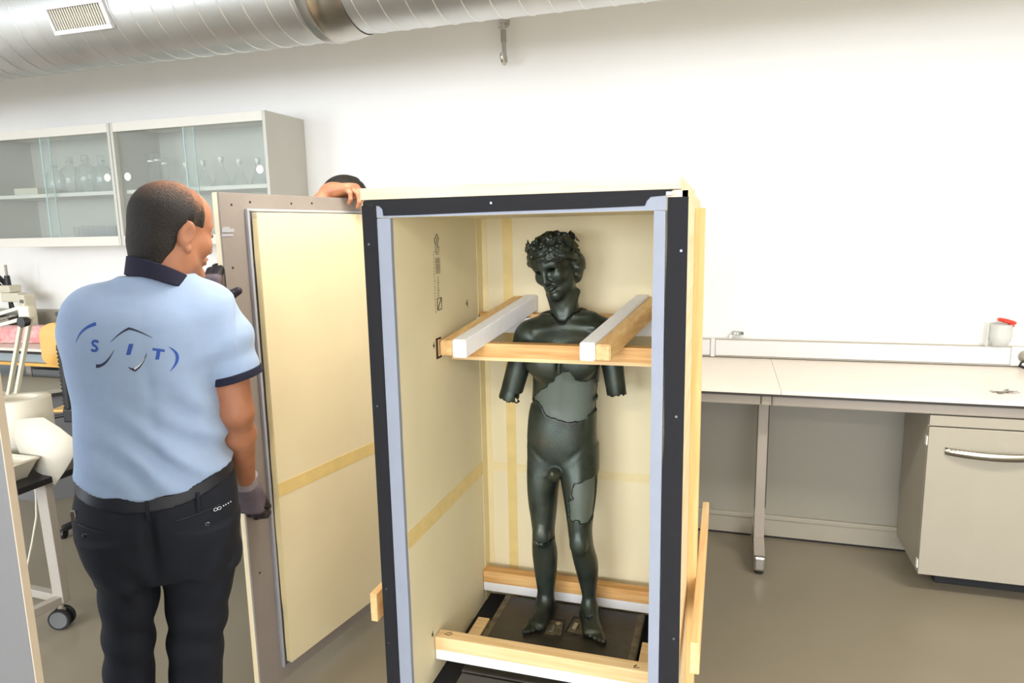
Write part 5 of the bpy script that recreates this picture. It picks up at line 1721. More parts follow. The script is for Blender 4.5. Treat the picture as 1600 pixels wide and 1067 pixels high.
def build_man():
    O = (-1.48834642, 1.46728489, 0.0)
    rz = math.radians(35.40827701582079)
    # right hand grips the panel edge low down, left hand high up
    wrR = (0.200, 0.185, 0.852)
    wrL = (0.126, 0.245, 1.408)
    HRr = frame3((0.03, 0.25, -0.97), (-0.35, -0.90, -0.20))
    chR = hand_chains((0.35, 0.55, 0.40), (0.16, 0.28, 0.9), 0.04, 1)
    HRl = frame3((0.10, 0.28, 0.95), (-0.60, -0.75, 0.20))
    chL = hand_chains((0.40, 0.65, 0.45), (1.35, -0.08, 1.0), 0.03, -1)
    head = (math.radians(-50), math.radians(12), math.radians(2), (0.080, 0.030, 1.644))
    t, F = figure('person', 'person seen from behind in light blue polo shirt and dark trousers, holding the crate panel', O, rz, 1.0, head,
                  {'R': (0.183, -0.005, 1.415), 'L': (-0.135, -0.005, 1.43)}, {'R': (0.205, -0.01, 1.135), 'L': (-0.115, 0.20, 1.235)}, {'R': wrR, 'L': wrL},
                  {'R': (HRr, chR), 'L': (HRl, chL)}, (), 'cropped', 1.06)
    # ---- polo shirt
    S = Field(axis(-0.30, 0.33, 0.0045), axis(-0.20, 0.32, 0.0045), axis(0.92, 1.62, 0.0045))
    shirt = [(0.93, -0.212, 0.186, -0.146, 0.148), (1.00, -0.211, 0.184, -0.146, 0.152), (1.04, -0.207, 0.178, -0.142, 0.152), (1.10, -0.205, 0.168, -0.130, 0.150), (1.20, -0.196, 0.174, -0.124, 0.138), (1.27, -0.201, 0.186, -0.132, 0.125),
             (1.36, -0.203, 0.202, -0.143, 0.115), (1.42, -0.190, 0.206, -0.138, 0.105), (1.465, -0.158, 0.188, -0.112, 0.085), (1.50, -0.100, 0.150, -0.082, 0.062), (1.53, -0.040, 0.120, -0.068, 0.05)]
    S.loft(shirt, 0, 2.35)
    S.cone((0.155, -0.008, 1.428), (0.192, -0.010, 1.350), 0.074, 0.071, 0.05)
    S2 = Field(*S.a)
    S2.cone((0.192, -0.010, 1.350), (0.224, -0.010, 1.19), 0.071, 0.065, 0)
    Xs, Zs = S2.a[0][:, None, None], S2.a[2][None, None, :]
    S2.d = np.maximum(S2.d, (1.249 + (Xs - 0.222) * 0.24) - Zs).astype(np.float32)
    S2.cone((0.214, -0.010, 1.27), (0.224, -0.010, 1.15), 0.052, 0.056, 0.0, 'c')
    hh = np.maximum(0.018 - np.abs(S.d - S2.d), 0) / 0.018
    S.d = (np.minimum(S.d, S2.d) - hh * hh * 0.018 * 0.25).astype(np.float32)
    S.cone((-0.115, -0.008, 1.435), (-0.140, 0.03, 1.385), 0.074, 0.070, 0.05)
    S.cone((-0.140, 0.03, 1.385), (-0.125, 0.17, 1.27), 0.070, 0.066, 0.02)
    X, Y, Z = S.a[0][:, None, None], S.a[1][None, :, None], S.a[2][None, None, :]
    # folds: pulled from the lower left up to the right arm, plus slack above the belt
    fold = 0.008 * np.sin((Z * 1.0 + X * 0.75) * 52 + 2.2 * np.sin(X * 14) + 1.4 * np.sin(Z * 11)) * np.exp(-((Z - 1.06) / 0.11) ** 2) * np.clip((X + 0.17) / 0.12, 0, 1)
    fold += 0.006 * np.clip((0.19 - X) / 0.02, 0, 1) * np.sin((Z * 0.6 + X) * 46 + 1.0) * np.exp(-((Z - 1.18) / 0.10) ** 2) * np.clip((X - 0.0) / 0.1, 0, 1)
    fold += 0.005 * np.sin((X * 0.6 - Z) * 40) * np.exp(-((Z - 1.30) / 0.10) ** 2) * np.clip((X - 0.08) / 0.08, 0, 1) * np.clip((Z - 1.285) / 0.04, 0, 1)
    fold += 0.006 * np.exp(-((Z - 0.985) / 0.028) ** 2) * (0.4 + 0.6 * np.sin(X * 30 + 1))
    d = S.d - fold.astype(np.float32)
    groove = 0.0045 * np.exp(-((X - 0.01) / 0.016) ** 2) * np.exp(-((Z - 1.22) / 0.16) ** 2) * (Y < 0)
    d = d + groove.astype(np.float32)
    hem = 0.956 + 1.35 * (X + 0.015) ** 2 + 0.004 * np.sin(X * 60)
    d = np.maximum(d, hem - Z)
    # hollow sleeve mouth and left sleeve end
    e = np.array((-0.125, 0.17, 1.27)) - np.array((-0.140, 0.03, 1.385))
    e /= np.linalg.norm(e)
    al = (X + 0.140) * e[0] + (Y - 0.03) * e[1] + (Z - 1.385) * e[2]
    d = np.where(np.broadcast_to((Y > 0.145) & (X < -0.03) & (Z > 1.12), d.shape), np.maximum(d, al - 0.155), d)
    S.d = d.astype(np.float32)
    sh = part('polo_shirt', nets('polo_shirt', S.d, S.a, M['shirt']), None, t, 'light blue short-sleeved polo shirt', local=True)
    # navy sleeve band
    B = Field(axis(0.12, 0.32, 0.0034), axis(-0.10, 0.09, 0.0034), axis(1.18, 1.30, 0.003))
    B.cone((0.192, -0.010, 1.350), (0.224, -0.010, 1.19), 0.0750, 0.0695, 0)
    X, Y, Z = B.a[0][:, None, None], B.a[1][None, :, None], B.a[2][None, None, :]
    q = Z - (1.236 + (X - 0.222) * 0.24)
    B.d = np.maximum(B.d, np.maximum(-0.002 - q, q - 0.021)).astype(np.float32)
    B.cone((0.214, -0.010, 1.30), (0.224, -0.010, 1.17), 0.052, 0.056, 0.0, 'c')
    part('sleeve_band', nets('sleeve_band', B.d, B.a, M['navy']), None, sh, 'dark navy sleeve band', local=True)
    # collar
    K = Field(axis(-0.09, 0.18, 0.0034), axis(-0.15, 0.12, 0.0034), axis(1.44, 1.63, 0.0034))
    K.cone((0.036, -0.012, 1.44), (0.052, -0.004, 1.64), 0.094, 0.070, 0)
    X, Y, Z = K.a[0][:, None, None], K.a[1][None, :, None], K.a[2][None, None, :]
    up = Z - (1.578 - 0.42 * (X - 0.02) - 0.25 * (Y + 0.08))
    dn = (1.526 - 0.32 * (X - 0.02) - 0.15 * (Y + 0.08) + 0.0016 * np.sin(X * 50)) - Z
    K.d = np.maximum(np.maximum(K.d, up), dn).astype(np.float32)
    K.cone((0.036, -0.012, 1.42), (0.052, -0.004, 1.66), 0.086, 0.0645, 0.0, 'c')
    part('collar', nets('collar', K.d, K.a, M['navy']), None, sh, 'dark navy knitted collar', local=True)
    # ---- trousers
    T = Field(axis(-0.28, 0.25, 0.0052), axis(-0.20, 0.19, 0.0055), axis(0.03, 1.06, 0.0058))
    T.loft([(0.70, -0.196, 0.180, -0.112, 0.115), (0.78, -0.212, 0.182, -0.135, 0.122), (0.86, -0.226, 0.189, -0.150, 0.125), (0.92, -0.222, 0.190, -0.146, 0.130), (0.985, -0.205, 0.182, -0.132, 0.138), (1.0, -0.200, 0.172, -0.128, 0.138)], 0, 2.5)
    T.loft([(0.04, -0.215, -0.092, -0.075, 0.075), (0.20, -0.210, -0.084, -0.080, 0.075), (0.357, -0.206, -0.078, -0.085, 0.072), (0.46, -0.198, -0.070, -0.082, 0.078), (0.557, -0.191, -0.061, -0.082, 0.085), (0.595, -0.192, -0.048, -0.088, 0.09),
            (0.63, -0.190, -0.036, -0.092, 0.092), (0.69, -0.190, -0.045, -0.105, 0.10), (0.76, -0.192, -0.03, -0.122, 0.112), (0.84, -0.215, -0.02, -0.14, 0.12)], 0.02, 2.3)
    T.loft([(0.04, -0.050, 0.080, -0.075, 0.075), (0.20, -0.046, 0.088, -0.080, 0.075), (0.313, -0.042, 0.101, -0.085, 0.072), (0.456, -0.035, 0.116, -0.082, 0.078), (0.576, -0.028, 0.142, -0.084, 0.086), (0.65, -0.030, 0.160, -0.095, 0.095),
            (0.71, -0.040, 0.172, -0.108, 0.104), (0.78, -0.03, 0.180, -0.125, 0.112), (0.84, -0.02, 0.187, -0.14, 0.12)], 0.02, 2.3)
    X, Y, Z = T.a[0][:, None, None], T.a[1][None, :, None], T.a[2][None, None, :]
    f = 0.004 * np.sin((Z * 0.8 - np.abs(X + 0.03) * 1.1) * 60 + 2 * np.sin(X * 17)) * np.exp(-((Z - 0.71) / 0.08) ** 2)
    f += 0.0045 * np.sin(Z * 58 + X * 22) * np.exp(-((Z - 0.50) / 0.10) ** 2) + 0.004 * np.sin(Z * 70 - X * 15) * np.exp(-((Z - 0.12) / 0.1) ** 2)
    seat = 0.005 * np.exp(-((X + 0.022) / 0.007) ** 2) * np.exp(-((Z - 0.82) / 0.10) ** 2) * (Y < 0)
    T.d = (T.d - f + seat).astype(np.float32)
    T.ell((-0.022, -0.15, 0.80), (0.010, 0.02, 0.09), 0.03, 'c')
    tr = part('trousers', nets('trousers', T.d, T.a, M['trousers']), None, t, 'dark navy work trousers', local=True)
    bv = BVHTree.FromPolygons([v.co for v in tr.data.vertices], [tuple(p.vertices) for p in tr.data.polygons])

    def on(bvh, x, z, out):
        h = bvh.ray_cast(Vector((x, -0.6, z)), Vector((0, 1, 0)))
        return (h[0].x, h[0].y - out, h[0].z) if h[0] is not None else None
    # belt
    Bt = Field(axis(-0.26, 0.24, 0.0045), axis(-0.19, 0.19, 0.0045), axis(0.89, 1.05, 0.0036))
    Bt.loft([(0.88, -0.227, 0.192, -0.152, 0.128), (0.92, -0.225, 0.193, -0.150, 0.134), (0.985, -0.208, 0.185, -0.136, 0.142), (1.035, -0.199, 0.175, -0.130, 0.142)], 0, 2.5)
    X, Z = Bt.a[0][:, None, None], Bt.a[2][None, None, :]
    zc = 0.940 + 1.35 * (X + 0.015) ** 2
    Bt.d = np.maximum(Bt.d, np.abs(Z - zc) - 0.019).astype(np.float32)
    part('belt', nets('belt', Bt.d, Bt.a, M['belt']), None, tr, 'dark grey belt', local=True)
    for x in (-0.02, 0.10):
        pts = [on(bv, x, z, 0.006) for z in (0.905, 0.925, 0.940, 0.955)]
        part('belt_loop', MB().tube([p for p in pts if p], 0.0055, 6), M['trousers'], tr, local=True)
    # rear pockets: welt lines, buttons and a small printed tag
    for (xa, za, xb, zb, nm) in ((-0.190, 0.900, -0.125, 0.880, 'l'), (0.045, 0.890, 0.150, 0.905, 'r')):
        pts = [on(bv, xa + (xb - xa) * k / 10, za + (zb - za) * k / 10, 0.0008) for k in range(11)]
        part('pocket_welt', MB().tube([p for p in pts if p], 0.0022, 6), M['belt'], tr, local=True)
    for x, z in ((-0.175, 0.872), (0.118, 0.862)):
        p = on(bv, x, z, 0.0)
        if p:
            part('button', MB().cyl((p[0], p[1] + 0.002, p[2]), (p[0], p[1] - 0.0025, p[2]), 0.0065, n=12), M['belt'], tr, local=True)
            part('button_rim', MB().tube([(p[0] + 0.0055 * math.cos(a), p[1] - 0.0026, p[2] + 0.0055 * math.sin(a)) for a in np.linspace(0.6, 3.6, 8)], 0.0008, 5), M['steel'], tr, local=True)
    mb = MB()
    for k in range(2):
        cx = 0.139 + 0.009 * k
        pts = [on(bv, cx + 0.0045 * math.cos(a), 0.8955 + 0.004 * math.sin(a), 0.0012) for a in np.linspace(0, 2 * PI, 12)[:-1]]
        if all(pts):
            mb.tube(pts, 0.0009, 5, True)
    for k in range(4):
        p = on(bv, 0.158 + 0.0055 * k, 0.8975 + 0.0004 * k, 0.001)
        if p:
            mb.box(p[0] - 0.0018, p[0] + 0.0018, p[1] - 0.0005, p[1] + 0.0005, p[2] - 0.0016, p[2] + 0.0016)
    part('pocket_tag', mb, M['logowhite'], tr, 'small white printed tag', local=True)
    # something metal clipped in the left pocket
    p = on(bv, -0.205, 0.915, 0.004)
    if p:
        part('pocket_clip', MB().box(p[0] - 0.006, p[0] + 0.006, p[1] - 0.004, p[1] + 0.006, p[2] - 0.012, p[2] + 0.016, 0.002), M['steel'], tr, local=True)
    # shoes
    for x in (-0.150, 0.012):
        Sh = Field(axis(x - 0.08, x + 0.08, 0.006), axis(-0.12, 0.24, 0.006), axis(-0.01, 0.13, 0.006))
        Sh.cone((x, -0.05, 0.05), (x, 0.16, 0.035), 0.048, 0.042, 0.03)
        Sh.cone((x, -0.03, 0.09), (x, 0.03, 0.06), 0.045, 0.045, 0.03)
        Sh.d = np.maximum(Sh.d, (0.001 - Sh.a[2])[None, None, :]).astype(np.float32)
        part('shoe', nets('shoe', Sh.d, Sh.a, M['rubber']), None, t, 'black shoe', local=True)
    # ---- gloves
    for W, HR, ch, (bx, by, bz) in ((wrR, HRr, chR, ((0.06, 0.33), (0.08, 0.42), (0.60, 0.92))), (wrL, HRl, chL, ((-0.02, 0.36), (0.06, 0.46), (1.30, 1.64)))):
        G = Field(axis(*bx, 0.0030), axis(*by, 0.0030), axis(*bz, 0.0030))
        add_hand(G, np.array(W), HR, ch, 0.0035)
        ex = HR[:, 0]
        X, Y, Z = G.a[0][:, None, None] - W[0], G.a[1][None, :, None] - W[1], G.a[2][None, None, :] - W[2]
        al = X * ex[0] + Y * ex[1] + Z * ex[2]
        gm = np.maximum(G.d, -0.004 - al).astype(np.float32)
        knit = np.maximum(gm, al - 0.098)
        g = part('work_glove', nets('work_glove', gm, G.a, M['glove']), None, t, 'grey knitted work glove with black fingertips', local=True)
        g.data.materials.append(M['glovedip'])
        # dipped palm and fingers: a second material on the same glove
        n = len(g.data.polygons)
        cen = np.zeros(n * 3, np.float32)
        g.data.polygons.foreach_get('center', cen)
        q = (cen.reshape(-1, 3) - np.array(W)) @ HR
        thumb = np.abs(q[:, 1]) > 0.050
        g.data.polygons.foreach_set('material_index', (((q[:, 0] > 0.105) | thumb | (q[:, 2] < -0.016))).astype(np.int32))
        C_ = Field(axis(*bx, 0.0036), axis(*by, 0.0036), axis(*bz, 0.0036))
        C_.cone(np.array(W) - ex * 0.045, np.array(W) + ex * 0.012, 0.0395, 0.0355, 0)
        X, Y, Z = C_.a[0][:, None, None] - W[0], C_.a[1][None, :, None] - W[1], C_.a[2][None, None, :] - W[2]
        al = X * ex[0] + Y * ex[1] + Z * ex[2]
        part('glove_cuff', nets('glove_cuff', np.maximum(C_.d, np.maximum(-0.034 - al, al - 0.008)).astype(np.float32), C_.a, M['cuff']), None, g, 'pale elastic cuff', local=True)
    # ---- printed logo on the back of the shirt
    bs = BVHTree.FromPolygons([v.co for v in sh.data.vertices], [tuple(p.vertices) for p in sh.data.polygons])

    def flat(name, quads, m, out=0.0009):
        """quads: lists of (x, z) corner pairs along a stroke; laid on the cloth"""
        mb = MB()
        for st in quads:
            vs = []
            for (a, b) in st:
                for w_ in (0, 0.5, 1):
                    x, z = a[0] + (b[0] - a[0]) * w_, a[1] + (b[1] - a[1]) * w_
                    p = on(bs, x, z, out)
                    vs.append(p if p else (x, -0.14, z))
            fs = []
            for i in range(len(st) - 1):
                for k in range(2):
                    fs.append((i * 3 + k, i * 3 + k + 1, i * 3 + k + 4, i * 3 + k + 3))
            mb.add(vs, fs, True)
        part(name, mb, m, sh, local=True)

    def swoosh(p0, p1, p2, w0, w1, w2, n=18):
        """a tapering curved stroke through a quadratic curve"""
        p0, p1, p2 = map(np.array, (p0, p1, p2))
        out = []
        for i in range(n + 1):
            t_ = i / n
            p = (1 - t_) ** 2 * p0 + 2 * t_ * (1 - t_) * p1 + t_ * t_ * p2
            dd = 2 * (1 - t_) * (p1 - p0) + 2 * t_ * (p2 - p1)
            dd = dd / np.linalg.norm(dd)
            nn = np.array([-dd[1], dd[0]])
            w = ((1 - t_) ** 2 * w0 + 2 * t_ * (1 - t_) * w1 + t_ * t_ * w2) / 2
            out.append((tuple(p + nn * w), tuple(p - nn * w)))
        return out
    LG = lambda px, py: (LOGO_X[0] + LOGO_X[1] * px + LOGO_X[2] * py, LOGO_Z[0] + LOGO_Z[1] * px + LOGO_Z[2] * py)
    sc = 0.0016                                                  # metres per logo unit
    Wd = lambda w: w * sc
    flat('logo_arc', [swoosh(LG(117, 536), LG(125, 514), LG(153, 506), Wd(0.6), Wd(2.5), Wd(5.5))], M['logoblue'])
    flat('logo_arc', [swoosh(LG(175, 533), LG(192, 517), LG(206, 512), Wd(0.6), Wd(2.0), Wd(4.0)), swoosh(LG(205, 512), LG(214, 512), LG(242, 526), Wd(4.0), Wd(3.0), Wd(0.6))], M['logodark'])
    flat('logo_arc', [swoosh(LG(146, 571), LG(162, 572), LG(179, 545), Wd(6), Wd(3), Wd(0.6))], M['logodark'])
    flat('logo_arc', [swoosh(LG(206, 577), LG(221, 570), LG(230, 550), Wd(6.5), Wd(3.5), Wd(0.6)), swoosh(LG(198, 572), LG(203, 576), LG(207, 576), Wd(1.0), Wd(2.5), Wd(6))], M['logodark'])
    flat('logo_arc', [swoosh(LG(207, 575), LG(219, 569), LG(226, 557), Wd(3), Wd(1.6), Wd(0.4))], M['logowhite'], 0.0014)
    flat('logo_arc', [swoosh(LG(267, 541), LG(291, 555), LG(264, 580), Wd(0.8), Wd(8.5), Wd(0.6))], M['logoblue'])
    # letters S I T, slanted
    def line(a, b, w):
        return [(LG(a[0] - w / 2, a[1]), LG(a[0] + w / 2, a[1])), (LG(a[0] / 2 + b[0] / 2 - w / 2, (a[1] + b[1]) / 2), LG(a[0] / 2 + b[0] / 2 + w / 2, (a[1] + b[1]) / 2)), (LG(b[0] - w / 2, b[1]), LG(b[0] + w / 2, b[1]))]
    spts = [(155.0, 533.6), (151.5, 531.6), (147.2, 532.2), (144.8, 535.0), (146.2, 538.2), (150.2, 540.2), (151.8, 543.2), (149.8, 546.4), (145.6, 547.2), (141.6, 545.4)]
    st = []
    for i, p in enumerate(spts):
        a = np.array(spts[max(0, i - 1)])
        b = np.array(spts[min(len(spts) - 1, i + 1)])
        dd = (b - a) / np.linalg.norm(b - a)
        nn = np.array([-dd[1], dd[0]]) * 2.0
        st.append((LG(*(np.array(p) + nn)), LG(*(np.array(p) - nn))))
    flat('logo_letter', [st], M['logoblue'])
    flat('logo_letter', [line((207.5, 535.2), (200.5, 552.6), 7.0)], M['logoblue'])
    flat('logo_letter', [line((250.5, 544.0), (245.5, 560.4), 6.4), [(LG(240.6, 541.6), LG(239.8, 545.8)), (LG(250, 543.0), LG(249.3, 547.2)), (LG(259.8, 544.4), LG(259, 548.6))]], M['logoblue'])
    return t


# plane of the logo: units to metres on the back of the shirt (x right, z up)
LOGO_X = (-0.308, 0.00141, 0.0)
LOGO_Z = (2.266, -0.0001, -0.00164)
build_man()


def build_helper():
    sc = 1.048
    O = (-1.575, 2.665, 0.0)
    rz = math.radians(-90)                                       # faces the crate
    def L(x, y, z):                                              # world point to this figure's frame
        v = Vector((x - O[0], y - O[1], z))
        return ((-v.y) / sc, v.x / sc, v.z / sc)
    wr = L(-1.452, 2.372, 1.792)
    HR = frame3((0.10, 0.98, 0.06), (0, -0.06, 1))
    ch = hand_chains((0.55, 0.75, 0.5), (0.45, 0.35), 0.05, 1)
    head = (math.radians(60), math.radians(14), 0, (0.03, 0.035, 1.650))
    t, F = figure('person', 'person mostly hidden behind the crate panel, gripping its top edge', O, rz, sc, head,
                  {'R': (0.175, -0.005, 1.42), 'L': (-0.16, -0.005, 1.42)}, {'R': (0.40, -0.02, 1.53), 'L': (-0.215, -0.02, 1.14)}, {'R': wr, 'L': (-0.21, 0.10, 0.90)},
                  {'R': (HR, ch), 'L': (frame3((0.05, 0.25, -0.96), (-0.9, 0, 0)), hand_chains((0.3, 0.4, 0.3), (0.4, 0.2), 0.04, -1))}, ('R',), 'full')
    S = Field(axis(-0.30, 0.46, 0.0085), axis(-0.20, 0.20, 0.0085), axis(0.92, 1.62, 0.0085))
    S.loft([(0.93, -0.205, 0.172, -0.128, 0.125), (1.10, -0.198, 0.166, -0.118, 0.135), (1.27, -0.198, 0.188, -0.122, 0.125), (1.38, -0.200, 0.202, -0.130, 0.115), (1.44, -0.185, 0.205, -0.122, 0.100), (1.49, -0.10, 0.15, -0.09, 0.072), (1.52, -0.03, 0.11, -0.07, 0.055)], 0, 2.35)
    S.cone((0.15, -0.005, 1.425), (0.31, -0.012, 1.475), 0.068, 0.062, 0.04)
    S.cone((-0.135, -0.005, 1.42), (-0.195, -0.012, 1.23), 0.068, 0.062, 0.04)
    part('shirt', nets('shirt', S.d, S.a, M['belt']), None, t, 'dark grey short-sleeved shirt', local=True)
    T = Field(axis(-0.28, 0.25, 0.009), axis(-0.20, 0.19, 0.009), axis(0.03, 1.06, 0.0095))
    T.loft([(0.70, -0.206, 0.180, -0.112, 0.115), (0.86, -0.222, 0.185, -0.145, 0.125), (0.985, -0.200, 0.178, -0.128, 0.130), (1.0, -0.198, 0.175, -0.126, 0.130)], 0, 2.5)
    T.loft([(0.04, -0.205, -0.092, -0.075, 0.075), (0.357, -0.206, -0.072, -0.085, 0.072), (0.557, -0.198, -0.061, -0.082, 0.085), (0.84, -0.215, -0.02, -0.14, 0.12)], 0.02, 2.3)
    T.loft([(0.04, -0.050, 0.070, -0.075, 0.075), (0.313, -0.052, 0.098, -0.085, 0.072), (0.576, -0.038, 0.135, -0.084, 0.086), (0.84, -0.02, 0.182, -0.14, 0.12)], 0.02, 2.3)
    part('trousers', nets('trousers', T.d, T.a, M['trousers']), None, t, local=True)
    for x in (-0.145, 0.010):
        Sh = Field(axis(x - 0.08, x + 0.08, 0.007), axis(-0.12, 0.24, 0.007), axis(-0.01, 0.13, 0.007))
        Sh.cone((x, -0.05, 0.05), (x, 0.16, 0.035), 0.048, 0.042, 0.03)
        Sh.d = np.maximum(Sh.d, (0.001 - Sh.a[2])[None, None, :]).astype(np.float32)
        part('shoe', nets('shoe', Sh.d, Sh.a, M['rubber']), None, t, local=True)


build_helper()
# ================================================================== things on the left
LT, LF = 0.90, 3.42
lb = thing('left_workbench', 'white-topped workbench with black edge along the wall on the left', 'workbench', (-4.2, 3.72, 0))
part('top_slab', MB().box(-6.0, -2.35, LF, YW - 0.005, LT - 0.018, LT, 0.0015), M['bench'], lb)
part('black_edge', MB().box(-6.0, -2.35, LF + 0.002, YW - 0.01, LT - 0.036, LT - 0.018), M['benchedge'], lb)
part('apron', MB().box(-5.98, -2.37, LF + 0.03, LF + 0.055, LT - 0.10, LT - 0.037, 0.003), M['bluegrey'], lb)
part('under_ledge', MB().box(-5.98, -2.37, LF + 0.02, LF + 0.12, LT - 0.125, LT - 0.103, 0.003), M['yellowply'], lb)
for x in (-5.9, -4.7, -2.5):
    part('leg', MB().box(x - 0.024, x + 0.024, 3.55, 3.63, 0.0, LT - 0.037, 0.003), M['beam'], lb)
part('back_panel', MB().box(-5.98, -2.37, 3.80, 3.82, 0.02, LT - 0.037), M['bluegrey'], lb)
lt = thing('wall_trunking', 'grey cable trunking with dark sockets above the left workbench', 'trunking', (-4.2, 3.99, 0.985))
part('channel', MB().box(-6.0, -2.35, 3.975, YW, 0.985, 1.095, 0.004), M['greycab'], lt)
for k in range(14):
    x = -5.85 + 0.24 * k
    part('socket', MB().cyl((x, 3.9742, 1.062), (x, 3.9765, 1.062), 0.020, n=16), M['darkgrey'], lt)
for x in (-5.0,):
    part('bracket', MB().box(-5.9, -2.4, 3.99, YW, 0.9005, 0.985), M['white'], lt)
# black cable lying at the back of the bench
solo('cable', MB().tube([(-4.86, 3.80, 0.911), (-4.80, 3.84, 0.911), (-4.72, 3.90, 0.94), (-4.62, 3.93, 1.0), (-4.50, 3.94, 1.02), (-4.42, 3.94, 0.96), (-4.36, 3.90, 0.911), (-4.1, 3.85, 0.911)], 0.0095, 8), M['black'], 'black cable snaking along the back of the left workbench', 'cable')

# rolled pink bubble wrap
bw = thing('bubble_wrap_roll', 'roll of pink bubble wrap lying on the left workbench', 'bubble wrap', (-4.95, 3.62, LT))
part('roll', MB().tube([(-5.35, 3.56, LT + 0.062), (-5.0, 3.62, LT + 0.062), (-4.62, 3.69, LT + 0.064)], 0.061, 18), M['pink'], bw)
n = 60
sp = []
for i in range(n + 1):
    a = i / n * 5.2 * PI
    r = 0.012 + 0.047 * i / n
    sp.append((r * math.cos(a), r * math.sin(a)))
vs = [(-4.619 + 0.19 * a * 0, 3.69 + a * 0.98, LT + 0.064 + b) for a, b in sp] + [(-4.612, 3.692 + a * 0.98, LT + 0.064 + b) for a, b in sp]
part('rolled_end', MB().add(vs, [(i, i + 1, n + 2 + i, n + 1 + i) for i in range(n)]), M['pink'], bw)
part('loose_flap', MB().add([(-5.3, 3.50, LT + 0.005), (-4.62, 3.62, LT + 0.005), (-4.60, 3.645, LT + 0.03), (-5.3, 3.53, LT + 0.03), (-5.3, 3.505, LT + 0.002), (-4.62, 3.625, LT + 0.002), (-4.6, 3.65, LT + 0.027), (-5.3, 3.535, LT + 0.027)], [(0, 1, 2, 3), (7, 6, 5, 4), (0, 4, 5, 1), (1, 5, 6, 2), (2, 6, 7, 3), (3, 7, 4, 0)]), M['pink'], bw)

# microscope
mx, my = -5.02, 3.80
ms = thing('microscope', 'cream microscope with black stage on the left workbench', 'microscope', (mx, my, LT))
part('foot', MB().box(mx - 0.17, mx + 0.10, my - 0.10, my + 0.10, LT, LT + 0.05, 0.012), M['cream'], ms)
part('arm', MB().box(mx + 0.035, mx + 0.10, my - 0.045, my + 0.045, LT + 0.05, LT + 0.335, 0.012), M['cream'], ms)
part('head_arm', MB().box(mx - 0.14, mx + 0.035, my - 0.04, my + 0.04, LT + 0.275, LT + 0.345, 0.012), M['cream'], ms)
part('head', MB().box(mx - 0.19, mx - 0.03, my - 0.05, my + 0.05, LT + 0.345, LT + 0.40, 0.012), M['cream'], ms)
part('eyepiece', MB().cyl((mx - 0.15, my - 0.03, LT + 0.395), (mx - 0.245, my - 0.05, LT + 0.47), 0.018, n=18), M['black'], ms)
part('eyepiece', MB().cyl((mx - 0.15, my + 0.03, LT + 0.395), (mx - 0.245, my + 0.03, LT + 0.47), 0.018, n=18), M['black'], ms)
part('camera_tube', MB().cyl((mx - 0.10, my, LT + 0.4), (mx - 0.10, my, LT + 0.47), 0.022, 0.018, n=18), M['black'], ms)
part('camera_rod', MB().cyl((mx - 0.10, my, LT + 0.47), (mx - 0.10, my, LT + 0.55), 0.009, n=10), M['beam'], ms)
part('stage', MB().box(mx - 0.20, mx + 0.045, my - 0.08, my + 0.08, LT + 0.165, LT + 0.185, 0.004), M['black'], ms)
part('stage_mount', MB().box(mx - 0.10, mx + 0.034, my - 0.03, my + 0.03, LT + 0.09, LT + 0.165, 0.008), M['black'], ms)
part('condenser', MB().cyl((mx - 0.10, my, LT + 0.09), (mx - 0.10, my, LT + 0.16), 0.028, n=18), M['black'], ms)
for a in (-50, 0, 50):
    d = Vector((math.sin(math.radians(a)) * 0.4, math.cos(math.radians(a)) * 0.2, -1)).normalized()
    p = Vector((mx - 0.10, my, LT + 0.275))
    part('objective', MB().cyl(p, p + d * 0.06, 0.014, 0.009, n=14), M['black'], ms)
part('focus_knob', MB().cyl((mx + 0.06, my - 0.047, LT + 0.10), (mx + 0.06, my - 0.085, LT + 0.10), 0.030, 0.028, n=22), M['black'], ms)
part('name_badge', MB().box(mx + 0.055, mx + 0.092, my - 0.0465, my - 0.0445, LT + 0.27, LT + 0.295, 0.001), M['darkgrey'], ms)

# low grey table with black edge in front of the bench
lw = thing('side_table', 'low grey table with black edge in front of the left workbench', 'table', (-4.6, 3.2, 0))
tb = [(-5.3, 2.99), (-4.03, 3.02), (-3.90, 3.20), (-3.90, 3.40), (-5.3, 3.40)]
part('table_top', MB().prism(tb, 'z', 0.690, 0.712), M['greycab'], lw)
part('black_edge', MB().prism([(x + (0.002 if x > -5 else 0), y - (0.002 if y < 3.3 else 0)) for x, y in tb], 'z', 0.668, 0.690), M['benchedge'], lw)
part('pedestal', MB().prism([(-5.28, 3.02), (-4.05, 3.05), (-3.93, 3.215), (-3.93, 3.39), (-5.28, 3.39)], 'z', 0.0, 0.668), M['darkgrey'], lw)
solo('drawer_unit', MB().box(-4.6, -3.2, 3.50, 3.79, 0.0, 0.74, 0.003), M['darkgrey'], 'dark grey drawer block under the left workbench behind the chair', 'cabinet')

# lab chair with beech back and black bellows
cx, cy = -3.30, 2.80
ch = thing('lab_chair', 'lab chair with yellow beech back and black bellows, behind the standing person', 'chair', (cx, cy, 0))


